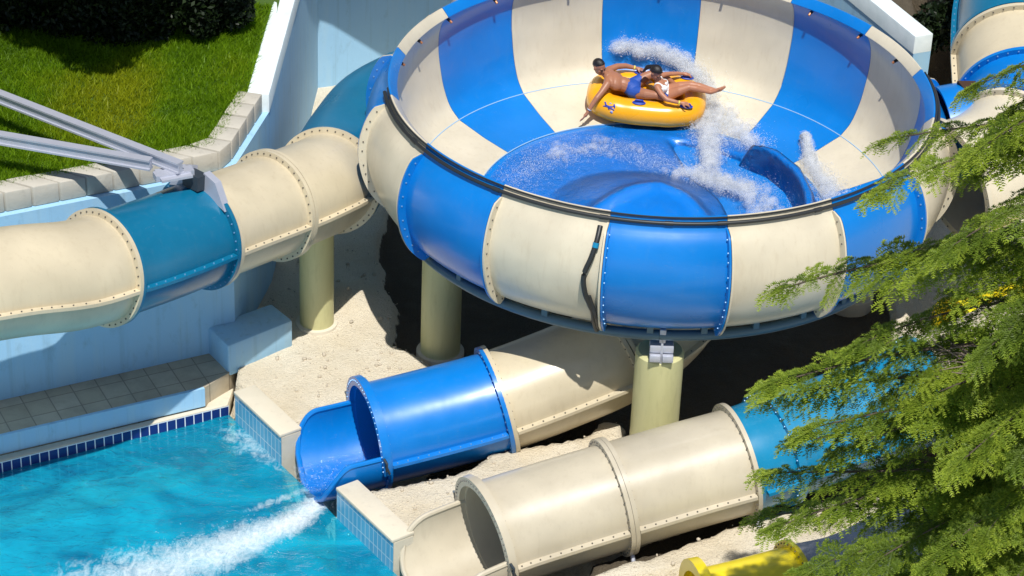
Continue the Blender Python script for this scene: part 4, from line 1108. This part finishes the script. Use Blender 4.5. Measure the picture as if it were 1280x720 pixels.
def body(name, shapes, mat, parent, vox=.0068, smooth_it=5):
    v = []; f = []
    for a, b in shapes:
        k = len(v); v += [tuple(p) for p in a]; f += [tuple(i+k for i in q) for q in b]
    me = bpy.data.meshes.new('tmp'); me.from_pydata(v, [], f)
    bm = bmesh.new(); bm.from_mesh(me)
    bmesh.ops.recalc_face_normals(bm, faces=bm.faces); bm.to_mesh(me); bm.free()
    o = bpy.data.objects.new('tmp', me); COL.objects.link(o)
    r = o.modifiers.new('r', 'REMESH'); r.mode = 'VOXEL'; r.voxel_size = vox
    s_ = o.modifiers.new('s', 'SMOOTH'); s_.iterations = smooth_it; s_.factor = .5
    dg = bpy.context.evaluated_depsgraph_get(); dg.update()
    me2 = bpy.data.meshes.new_from_object(o.evaluated_get(dg)); me2.name = name
    bpy.data.objects.remove(o); bpy.data.meshes.remove(me)
    me2.materials.clear(); me2.materials.append(mat); me2.polygons.foreach_set('use_smooth', [True]*len(me2.polygons))
    ob = bpy.data.objects.new(name, me2); COL.objects.link(ob); ob.parent = parent
    return ob
def cloth(name, src, test, mat, parent, off=.006):
    """thin garment: the body's own faces inside a region, lifted off the skin and thickened"""
    me = src.data; keep = [p for p in me.polygons if test(p.center)]
    ids = {}; v = []; f = []
    for p in keep:
        q = []
        for i in p.vertices:
            if i not in ids: ids[i] = len(v); v.append(me.vertices[i].co+me.vertices[i].normal*off)
            q.append(ids[i])
        f.append(tuple(q))
    o = lmesh(name, v, f, mat, parent)
    s_ = o.modifiers.new('thick', 'SOLIDIFY'); s_.thickness = off*.9; s_.offset = -1
    return o
def hand(wr, tipdir, palmn, spread=1.0, curl=.35, ln=.185, side=1):
    """palm and five fingers; tipdir = direction of the fingers, palmn = direction the palm faces"""
    wr = Vector(wr); d = Vector(tipdir).normalized(); n = Vector(palmn); n = (n-d*n.dot(d)).normalized(); s_ = d.cross(n)*side
    sh = [capsule(wr, wr+d*ln*.30, .026, .03, 10)]
    for k in range(4):
        x = (k-1.5)*.0195; b = wr+d*ln*.20+s_*x*.8; kn = wr+d*ln*(.50-.02*abs(k-1.2))+s_*x
        sh.append(capsule(b, kn, .0125, .0105, 8))
        l = (.46, .52, .48, .37)[k]*ln*.98; dd = (d+s_*x*6*spread).normalized()
        m1 = kn+(dd*math.cos(curl*.5)+n*math.sin(curl*.5))*l*.5; m2 = m1+(dd*math.cos(curl*1.5)+n*math.sin(curl*1.5))*l*.5
        sh += [capsule(kn, m1, .0095, .009, 8), capsule(m1, m2, .009, .0078, 8)]
    b = wr+d*ln*.14+s_*-.024; m1 = b+(d*.6-s_*.75+n*.25).normalized()*ln*.26; m2 = m1+(d*.9-s_*.25+n*.35).normalized()*ln*.22
    sh += [capsule(b, m1, .0135, .011, 8), capsule(m1, m2, .0105, .009, 8)]
    return sh
def headset(c, fdir, updir, k=1.0):
    """head with brow, nose, chin, ears; returns shapes and the local axes"""
    c = Vector(c); F = Vector(fdir).normalized(); U = Vector(updir); U = (U-F*U.dot(F)).normalized(); L_ = U.cross(F)
    R_ = Matrix((F, L_, U)).transposed(); P = lambda x, y, z: c+R_ @ Vector((x, y, z))*k
    sh = [ellips(P(-.012,0,.03), (.098*k,.076*k,.092*k), R_), ellips(P(.022,0,-.035), (.068*k,.060*k,.082*k), R_), ellips(P(.06,0,-.088), (.03*k,.028*k,.024*k), R_),
          capsule(P(.088,0,.012), P(.108,0,-.022), .010*k, .015*k, 8), capsule(P(.078,-.035,.028), P(.078,.035,.028), .014*k, .014*k, 8),
          ellips(P(.082,0,-.058), (.014*k,.026*k,.011*k), R_), ellips(P(.055,.036,-.02), (.028*k,.022*k,.026*k), R_), ellips(P(.055,-.036,-.02), (.028*k,.022*k,.026*k), R_)]
    for sg in (-1, 1): sh.append(ellips(P(-.005,.078*sg,-.005), (.020*k,.010*k,.032*k), R_))
    return sh, P, R_
def face(person, P, R_, k=1.0):
    for sg in (-1, 1):
        lshape('eye', [ellips(P(.083,.031*sg,.008), (.008*k,.014*k,.006*k), R_)], M['eye'], person)
        lshape('eyebrow', [capsule(P(.094,.018*sg,.030), P(.083,.048*sg,.030), .0045*k, .0035*k, 6)], M['hair'], person)
    lshape('mouth', [ellips(P(.094,0,-.058), (.006*k,.022*k,.006*k), R_)], M['lip'], person)
def limb(*pts): return [capsule(pts[i][0], pts[i+1][0], pts[i][1], pts[i+1][1]) for i in range(len(pts)-1)]
def band(name, p, d, r, mat, parent, w_=.012):
    p = Vector(p); d = Vector(d).normalized(); a = d.orthogonal().normalized(); b = d.cross(a); v = []; n = 20
    for j in range(n):
        q = a*math.cos(2*PI*j/n)+b*math.sin(2*PI*j/n)
        for rr, h in ((r, -w_), (r+.006, -w_), (r+.006, w_), (r, w_)): v.append(p+q*rr+d*h)
    f = [(j*4+i, j*4+(i+1) % 4, ((j+1) % n)*4+(i+1) % 4, ((j+1) % n)*4+i) for j in range(n) for i in range(4)]
    return lmesh(name, v, f, mat, parent)

# --- man leaning back at the left end
man = lthing('person', 'man in blue swim trunks leaning back in the raft, one arm hanging over its edge', 'person')
def lean(shapes, piv, ang):
    Rq = Matrix.Rotation(ang, 3, 'Y'); piv = Vector(piv)
    return [([piv+Rq @ (Vector(p)-piv) for p in a], b) for a, b in shapes]
hd_s, P, HR = headset((-.775,.045,.505), (.72,-.62,-.22), (.10,.0,1), 1.08)
torso = [ellips((-.23,-.02,.20), (.13,.165,.115)), capsule((-.23,-.02,.20), (-.36,-.01,.30), .115, .115), 
         ellips((-.46,.0,.37), (.115,.175,.15), Matrix.Rotation(-.75, 3, 'Y')), ellips((-.52,.0,.425), (.10,.185,.11), Matrix.Rotation(-.75, 3, 'Y')),
         capsule((-.56,.02,.48), (-.64,.04,.60), .062, .054), capsule((-.56,-.16,.465), (-.54,.17,.455), .062, .062)]
torso = lean(torso, (-.22,-.02,.2), math.radians(-18))
arm1 = limb(((-.638,-.185,.337), .060), ((-.70,-.29,.29), .047), ((-.765,-.375,.235), .043)) + limb(((-.765,-.375,.235), .043), ((-.83,-.45,.145), .036), ((-.885,-.52,.055), .027))
h1 = hand((-.885,-.52,.05), (-.45,-.35,-.62), (-.55,.25,.1), 1.6, .15, .18, -1)
arm2 = limb(((-.613,.19,.34), .060), ((-.49,.29,.345), .047), ((-.365,.355,.315), .043)) + limb(((-.365,.355,.315), .042), ((-.28,.37,.29), .036), ((-.20,.375,.272), .027))
h2 = hand((-.19,.375,.272), (.95,-.05,-.15), (0,0,-1), .8, .55, .175, 1)
legs = limb(((-.22,-.10,.19), .098), ((-.03,-.20,.25), .082), ((.12,-.245,.285), .060)) + limb(((.12,-.245,.285), .058), ((.26,-.20,.20), .055), ((.45,-.12,.05), .036)) + \
       limb(((-.22,.08,.20), .098), ((-.05,.17,.28), .082), ((.09,.225,.335), .060)) + limb(((.09,.225,.335), .058), ((.25,.225,.275), .055), ((.46,.20,.12), .038))
feet = limb(((.45,-.12,.04), .036), ((.54,-.10,.09), .034), ((.60,-.09,.13), .022)) + limb(((.46,.20,.12), .038), ((.55,.19,.16), .036), ((.62,.18,.20), .022))
mb_ = body('body', hd_s+torso+arm1+h1+arm2+h2+legs+feet, M['skin_m'], man)
face(man, P, HR, 1.08)
hc = Vector((-.775,.045,.505))
def hair_test(c):
    q = HR.transposed() @ (c-hc); return q.z > .045+.75*max(0, q.x+.01) - .75*max(0, -q.x-.02) and q.z > -.06 and abs(q.y) < .095 and q.length < .16
cloth('hair', mb_, hair_test, M['hair'], man, .004)
def trunk_test(c):
    a = Vector((-.30,0,.25)); d = Vector((.8,0,.12)).normalized()
    return -.34 < c.x-.25*(c.z-.2) < -.125-.10*abs(c.y) and c.z < .335 and abs(c.y) < .22 and c.z > .0
cloth('swim_trunks', mb_, trunk_test, M['trunks'], man, .006)
band('wristband', (-.225,.375,.277), (1,.05,-.2), .030, M['band'], man)
band('wristband', (-.862,-.498,.10), (-.4,-.35,-.8), .031, M['steel'], man, .008)

# --- woman in front of him
wom = lthing('person', 'woman in a white bikini top sitting between the man\'s legs with her legs stretched out', 'person')
hw_s, P2_, HW_ = headset((.035,-.05,.575), (.62,-.55,-.52), (.45,-.1,1), .95)
torso = [ellips((.235,-.04,.19), (.115,.165,.11)), capsule((.235,-.04,.19), (.19,-.05,.31), .092, .09), ellips((.155,-.055,.395), (.085,.145,.115), Matrix.Rotation(-.25, 3, 'Y')),
         ellips((.225,-.115,.395), (.052,.055,.055)), ellips((.225,.005,.395), (.052,.055,.055)), capsule((.135,-.055,.475), (.115,-.05,.57), .048, .043), capsule((.125,-.185,.46), (.14,.085,.46), .050, .050)]
torso = [([p+Vector((.0,0,-.045)) for p in a], b) for a, b in lean(torso, (.235,-.04,.19), math.radians(-9))]
arm1 = limb(((.085,-.19,.395), .048), ((.15,-.29,.36), .039), ((.245,-.365,.325), .035)) + limb(((.26,-.365,.325), .035), ((.36,-.375,.31), .031), ((.455,-.365,.285), .023))
h1 = hand((.46,-.365,.283), (.95,.1,-.12), (0,.2,-1), .8, .6, .165, 1)
arm2 = limb(((.095,.09,.395), .048), ((.20,.18,.37), .039), ((.29,.25,.335), .035)) + limb(((.30,.25,.335), .035), ((.39,.30,.31), .031), ((.47,.335,.285), .023))
h2 = hand((.475,.337,.284), (.95,.1,-.12), (0,-.2,-1), .8, .6, .165, -1)
legs = limb(((.25,-.11,.19), .088), ((.42,-.10,.30), .074), ((.56,-.075,.365), .054)) + limb(((.56,-.075,.365), .052), ((.67,-.07,.35), .052), ((.90,-.05,.285), .031)) + \
       limb(((.25,.03,.19), .088), ((.43,.02,.29), .074), ((.60,.02,.345), .054)) + limb(((.60,.02,.345), .052), ((.73,.01,.335), .052), ((.98,.0,.285), .031))
feet = limb(((.90,-.05,.285), .033), ((.97,-.048,.315), .032), ((1.035,-.045,.37), .018)) + limb(((.98,0,.285), .033), ((1.05,.0,.32), .032), ((1.11,.0,.375), .018))
wom.matrix_world = RM @ Matrix.Translation((.055, -.01, 0))
wb = body('body', hw_s+torso+arm1+h1+arm2+h2+legs+feet, M['skin_w'], wom)
face(wom, P2_, HW_, .95)
hc2 = Vector((.035,-.05,.575))
def hair2(c):
    q = HW_.transposed() @ (c-hc2); return q.z > .045+.7*max(0, q.x)-1.0*max(0, -q.x) and q.z > -.09 and q.length < .16
cloth('hair', wb, hair2, M['hair'], wom, .014)
lshape('ponytail', [capsule(P2_(-.10,.0,.03), P2_(-.15,-.02,-.06), .035, .034, 12), capsule(P2_(-.15,-.02,-.06), P2_(-.13,-.05,-.17), .034, .014, 12)], M['hair'], wom)
def top_test(c):
    q = c-Vector((.185,-.055,.34)); strap = abs(abs(c.y+.055)-.085) < .016 and c.z > .34 and c.z < .50 and -.02 < c.x < .26
    return (abs(q.y) < .125 and -.075 < q.z < .045 and -.13 < q.x < .075) or strap
cloth('bikini_top', wb, top_test, M['bikini'], wom, .006)
def bot_test(c): return .13 < c.x < .33-.5*abs(c.y+.04) and c.z < .27 and abs(c.y+.04) < .2 and c.z > .03
cloth('bikini_bottom', wb, bot_test, M['trunks'], wom, .005)
band('wristband', (.425,-.368,.292), (1,.05,-.25), .027, M['band'], wom)

# ------------------------------------------------------------------ conifer in front on the right
def make_spray(L, seed):
    rg = np.random.default_rng(seed); T = []; tone = []
    def needles(p0, d, l, up_v, w):
        n = max(3, int(l/.021)); sidev = np.cross(up_v, d); sidev /= np.linalg.norm(sidev)
        for i in range(n):
            f = (i+.5)/n; c = p0+d*l*f+up_v*(-.35*l*f*f)*np.array([0,0,1])
            nl = .047*(1-.35*f)*rg.uniform(.8, 1.2)
            for sg in (-1, 1):
                nd = d*.62+sidev*sg*.78+up_v*rg.uniform(-.15, .5); nd = nd/np.linalg.norm(nd)
                ww = d*.0105
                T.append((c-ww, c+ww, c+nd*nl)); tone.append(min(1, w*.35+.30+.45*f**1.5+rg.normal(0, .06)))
            if i % 2 == 0:
                nd = d*.7+up_v*.7; T.append((c-sidev*.007, c+sidev*.007, c+nd*nl*.8)); tone.append(min(1, w*.35+.35+.4*f))
    Z_ = np.array([0,0,1.]); x = .04; k = 0
    while x < L:
        f = x/L; l = (.36*L*(1-f)**.75+.07)*rg.uniform(.75, 1.15); sg = 1 if k % 2 else -1
        a = math.radians(rg.uniform(42, 58)); d = np.array([math.cos(a), sg*math.sin(a), rg.normal(-.08, .12)]); d /= np.linalg.norm(d)
        p = np.array([x, 0, -.16*f*f*L]); needles(p, d, l, Z_, f)
        if l > .16:
            for q in (.35, .6):
                for s2 in (-1, 1):
                    a2 = a*sg+s2*math.radians(45); d2 = np.array([math.cos(a2), math.sin(a2), rg.normal(-.15, .1)]); d2 /= np.linalg.norm(d2)
                    needles(p+d*l*q+np.array([0,0,-.35*l*q*q]), d2, l*.38, Z_, f)
        x += .047*rg.uniform(.8, 1.2); k += 1
    n = int(L/.02)
    d = np.array([1,0,0.])
    for i in range(n):
        c = np.array([L*i/n, 0, -.16*(i/n)**2*L])
        for sg in (-1, 1): T.append((c-d*.008, c+d*.008, c+np.array([.028, sg*.03, .012]))); tone.append(.4+.5*i/n)
        if True: T.append((c, c+d*L/n*1.2, c+np.array([0, .006, .004]))); tone.append(.12)
    return np.array(T), np.array(tone)
TPL = [make_spray(L, i) for i, L in enumerate((.42, .42, .7, .7, .95, .95))]
TL = [.42, .42, .7, .7, .95, .95]
NV = []; NTone = []; twigs = MB()
def add_spray(p, fwd_, nrm, L, tn, rg):
    cand = [i for i in range(6) if abs(TL[i]-L) < .2] or [0 if L < .5 else 5]
    i = cand[rg.integers(len(cand))]; T, to = TPL[i]; k = L/TL[i]
    f = fwd_/np.linalg.norm(fwd_); s_ = np.cross(nrm, f); s_ /= np.linalg.norm(s_); n_ = np.cross(f, s_)
    Rm = np.stack([f, s_, n_], 1)
    NV.append((T*k) @ Rm.T+p); NTone.append(np.clip(to+tn, 0, 1))
TK = np.array([5.0, -12.6, 0.])
def branch(start, tip, sag, width, tn, seed, bare=.12, dense_=.12):
    rg = np.random.default_rng(seed); tn = tn*1.6+rg.normal(0, .05); a = np.array(start, float); b = np.array(tip, float); L = np.linalg.norm(b-a)
    n = 14; pts = []
    side = np.cross(b-a, [0,0,1.]); side /= np.linalg.norm(side); cv = rg.normal(0, .12)*L
    for i in range(n+1):
        f = i/n; p = a+(b-a)*f; p = p+np.array([0,0,1])*sag*4*f*(1-f)+side*cv*f*(1-f); pts.append(p)
    pts = np.array(pts)
    twigs.rod([tuple(p) for p in pts], [.026*(1-.85*i/n)*min(1.3, L/3)+.003 for i in range(n+1)], 6)
    s = bare*L; k = 0
    while s < L:
        f = s/L; x = f*n; i = min(int(x), n-1); p = pts[i]+(pts[i+1]-pts[i])*(x-i); t = pts[i+1]-pts[i]; t /= np.linalg.norm(t)
        sd = np.cross(t, [0,0,1.]); sd /= np.linalg.norm(sd); sg = 1 if k % 2 else -1
        ang = math.radians(rg.uniform(40, 62)); d = t*math.cos(ang)+sd*sg*math.sin(ang)+np.array([0,0,rg.normal(-.12, .14)])
        l = (width*(1-f)**.8+.26)*rg.uniform(.7, 1.15)
        nrm = np.cross(sd, t)+rg.normal(0, .22, 3); nrm = nrm if nrm[2] > 0 else -nrm
        add_spray(p, d, nrm, l, tn+rg.normal(0, .07), rg)
        if k % 3 == 0: add_spray(p+np.array([0,0,.035]), t+sd*rg.normal(0, .25)+np.array([0,0,.06]), nrm, .45*rg.uniform(.8, 1.2), tn+rg.normal(0, .07), rg)
        s += dense_*rg.uniform(.75, 1.3); k += 1
    t = pts[-1]-pts[-2]
    for q in (-.3, 0, .3):
        add_spray(pts[-1]-t*.4, t/np.linalg.norm(t)+side*q, np.array([0,0,1.]), .45, tn+.05, rg)
TIPS = [((2.85,-12.0,10.75),.8,.10),((2.0,-11.5,9.75),.75,.06),((1.85,-12.5,9.62),.6,.10),((2.1,-12.0,8.45),.6,.02),((.86,-12.0,7.95),1.0,.05),((.85,-12.3,6.8),.9,.06),((.9,-11.7,6.2),.9,.04),
  ((1.0,-12.0,5.3),.8,.0),((1.0,-11.5,4.25),.8,-.04),((1.1,-12.5,4.85),.7,.02),((1.45,-13.0,4.6),.8,-.08),((2.55,-12.8,7.0),.9,.10),((2.6,-13.0,9.2),.8,.02),((2.75,-12.8,10.3),.8,.05),
  ((3.1,-13.4,8.1),.8,-.06),((3.0,-13.5,6.7),.8,.0),((3.4,-13.6,5.7),.8,.08),((2.2,-13.2,4.9),.8,-.1),((2.8,-13.7,5.3),.8,.02),((1.85,-12.4,7.5),.8,.0),((1.75,-12.5,6.0),.8,-.02),((2.9,-13.9,6.9),.7,.1),
  ((3.3,-12.0,10.5),.8,.04),((3.6,-14.0,9.0),.8,-.02),((2.5,-11.2,5.6),.9,-.12),((2.3,-11.0,4.6),.9,-.12),((2.8,-11.0,6.6),.9,-.12),((3.2,-11.0,8.0),.9,-.1),((3.4,-11.2,4.2),.9,-.12),((3.6,-10.8,5.4),.9,-.12),
  ((3.4,-11.0,9.4),.8,-.05),((1.6,-13.2,3.9),.8,-.02),((2.4,-13.6,4.2),.8,.03),((3.3,-14.2,4.6),.9,.06),((1.9,-11.8,3.6),.9,-.08),((3.0,-12.3,9.85),.7,.04),((1.3,-12.0,5.8),.9,.0),((1.35,-12.6,6.4),.9,.06)]
for i, (tp, wdt, tn) in enumerate(TIPS):
    h = tp[2]+1.05-.10*(i % 4); branch((TK[0]-.1, TK[1]+.05, h), tp, .10+.16*random.random(), wdt, tn, 100+i)
rf = random.Random(11)
for i in range(15):                                      # inner branches filling the crown
    z = 3.5+rf.random()**1.25*6.0; x = 2.5+rf.random()*1.5+(.5 if z > 8 else 0)+.25
    tp = (x, rf.uniform(-14.2, -11.6), z); branch((TK[0]-.1, TK[1]+.05, z+rf.uniform(.5, 1.1)), tp, rf.uniform(.08, .25), .85, rf.uniform(-.12, .06), 600+i)
for i in range(46):                                      # the rest of the tree, all the way round
    h = 2.2+9.6*i/46; a = i*2.4; Lb = (3.6*(1-(h-2)/12.5)+.4)*random.uniform(.85, 1.1)
    if math.cos(a) < -.25 and abs(math.sin(a)) < .97: continue
    branch((TK[0], TK[1], h+.6), (TK[0]+Lb*math.cos(a), TK[1]+Lb*math.sin(a), h-.35), .15, .75, -.04, 300+i, .15, .26)
for i in range(9): branch((TK[0], TK[1], 11.2+.2*i), (TK[0]+.9*math.cos(i*2.4)*(1-.09*i), TK[1]+.9*math.sin(i*2.4)*(1-.09*i), 11.5+.22*i), .05, .4, .1, 400+i, .1, .2)
con = thing('conifer_tree', 'feathery green conifer with drooping branches in front of the slides on the right', 'tree', TK)
NVa = np.concatenate(NV).reshape(-1, 3); NTa = np.repeat(np.concatenate(NTone), 3)
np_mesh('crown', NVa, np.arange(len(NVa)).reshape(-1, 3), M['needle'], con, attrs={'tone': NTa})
twigs.build('limbs', M['bark'], con)
m = MB(); zs = np.linspace(-.3, 13, 16); m.rod([(TK[0]+.05*math.sin(z), TK[1]+.04*math.cos(z*.8), z) for z in zs], [.24*(1-z/13.6)+.02 for z in zs], 14); m.build('trunk', M['bark'], con)
dead = MB(); rg = np.random.default_rng(5)
for i in range(44):
    a = Vector((3.35, -12.6, 7.35))+Vector(rg.normal(0, .10, 3)); d = Vector((-rg.uniform(.3, 1.1), rg.uniform(.1, .7), rg.uniform(-.55, .25))).normalized(); L = rg.uniform(.4, 1.0)
    sdv = Vector(rg.normal(0, .25, 3)); dead.rod([a+d*L*f+sdv*L*f*f+Vector((0,0,-.3*L*f*f)) for f in np.linspace(0, 1, 7)], [.011*(1-.7*f) for f in np.linspace(0, 1, 7)], 5)
dead.rod([(5.0,-12.55,7.9),(4.2,-12.6,7.6),(3.35,-12.6,7.35)], [.04,.03,.02], 6)
dead.build('dead_twigs', M['deadtwig'], con)

# ------------------------------------------------------------------ dark trees and shrubs behind the lawn
def leaf_blob(centers, n, lsize, seed):
    rg = np.random.default_rng(seed); V = []; T = []
    w_ = np.array([c[3]**2 for c in centers]); pick = rg.choice(len(centers), n, p=w_/w_.sum())
    c = np.array([q[:3] for q in centers])[pick]; r = np.array([q[3] for q in centers])[pick]
    d = rg.normal(0, 1, (n, 3)); d /= np.linalg.norm(d, axis=1)[:, None]; p = c+d*(r*rg.random(n)**.33)[:, None]
    a = rg.normal(0, 1, (n, 3)); a /= np.linalg.norm(a, axis=1)[:, None]; b = np.cross(a, rg.normal(0, 1, (n, 3))); b /= np.linalg.norm(b, axis=1)[:, None]
    s_ = (lsize*rg.uniform(.6, 1.3, n))[:, None]
    V = np.stack([p-a*s_, p+b*s_*.45, p+a*s_, p-b*s_*.45], 1).reshape(-1, 3)
    return V, np.arange(4*n).reshape(-1, 4), np.repeat(np.clip(rg.normal(.4, .25, n), 0, 1), 4)
HK = [('far left', -12.7), ('', -11.2), ('', -9.8), ('', -8.6), ('', -7.75)]
lbl = ['dark leafy shrub at the far left end of the lawn', 'dark leafy shrub second from the left along the lawn', 'dark leafy shrub in the middle of the row along the lawn', 'dark leafy shrub second from the white coping', 'small dark leafy shrub nearest the white coping']
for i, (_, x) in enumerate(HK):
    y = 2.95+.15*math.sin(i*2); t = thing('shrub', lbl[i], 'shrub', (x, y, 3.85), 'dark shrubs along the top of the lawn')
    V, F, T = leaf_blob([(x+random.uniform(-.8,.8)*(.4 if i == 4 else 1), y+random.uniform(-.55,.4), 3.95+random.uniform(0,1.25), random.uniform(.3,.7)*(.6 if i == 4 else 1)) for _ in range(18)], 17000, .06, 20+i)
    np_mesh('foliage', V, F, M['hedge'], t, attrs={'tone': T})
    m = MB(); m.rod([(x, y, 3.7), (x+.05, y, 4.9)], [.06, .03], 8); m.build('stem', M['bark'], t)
lb2 = ['dark broad leafed tree spreading over the left of the lawn', 'dark broad leafed tree spreading over the middle of the lawn', 'dark broad leafed tree beside the white coped wall']
for i, x in enumerate((-13.0, -10.6, -8.6)):
    y = 5.0; t = thing('leafy_tree', lb2[i], 'tree', (x, y, 3.9), 'dark trees above the lawn')
    rg = np.random.default_rng(50+i)
    cs = [(x+rg.uniform(-1.3, 1.3 if i < 2 else .7), y-4.2+rg.uniform(-.6, 4.2), 6.7+rg.uniform(-.1, 2.2), rg.uniform(.6, .95)) for _ in range(26)]
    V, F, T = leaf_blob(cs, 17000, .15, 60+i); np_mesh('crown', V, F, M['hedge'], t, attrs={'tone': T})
    m = MB(); m.rod([(x, y, 3.6), (x+.1, y, 5.5), (x, y-.2, 7)], [.2, .16, .08], 10)
    for c in cs[:6]: m.rod([(x+.08, y, 5.3), ((x+c[0])/2, (y+c[1])/2, 6.0), c[:3]], [.08, .05, .02], 6)
    m.build('trunk', M['bark'], t)
# shrubs on the dark bank between the wall's end and the flume
for i, (x, y, z) in enumerate(((5.3,5.0,3.0), (6.0,6.6,3.4))):
    t = thing('shrub', ('low dark shrub just behind the end of the curved wall', 'low dark shrub further back beside the teal flume')[i], 'shrub', (x, y, z), 'dark shrubs on the bank by the flume')
    V, F, T = leaf_blob([(x+random.uniform(-.3,.3), y+random.uniform(-.3,.3), z+.3+random.uniform(0,.4), .4) for _ in range(5)], 2400, .07, 80+i)
    np_mesh('foliage', V, F, M['hedge'], t, attrs={'tone': T})
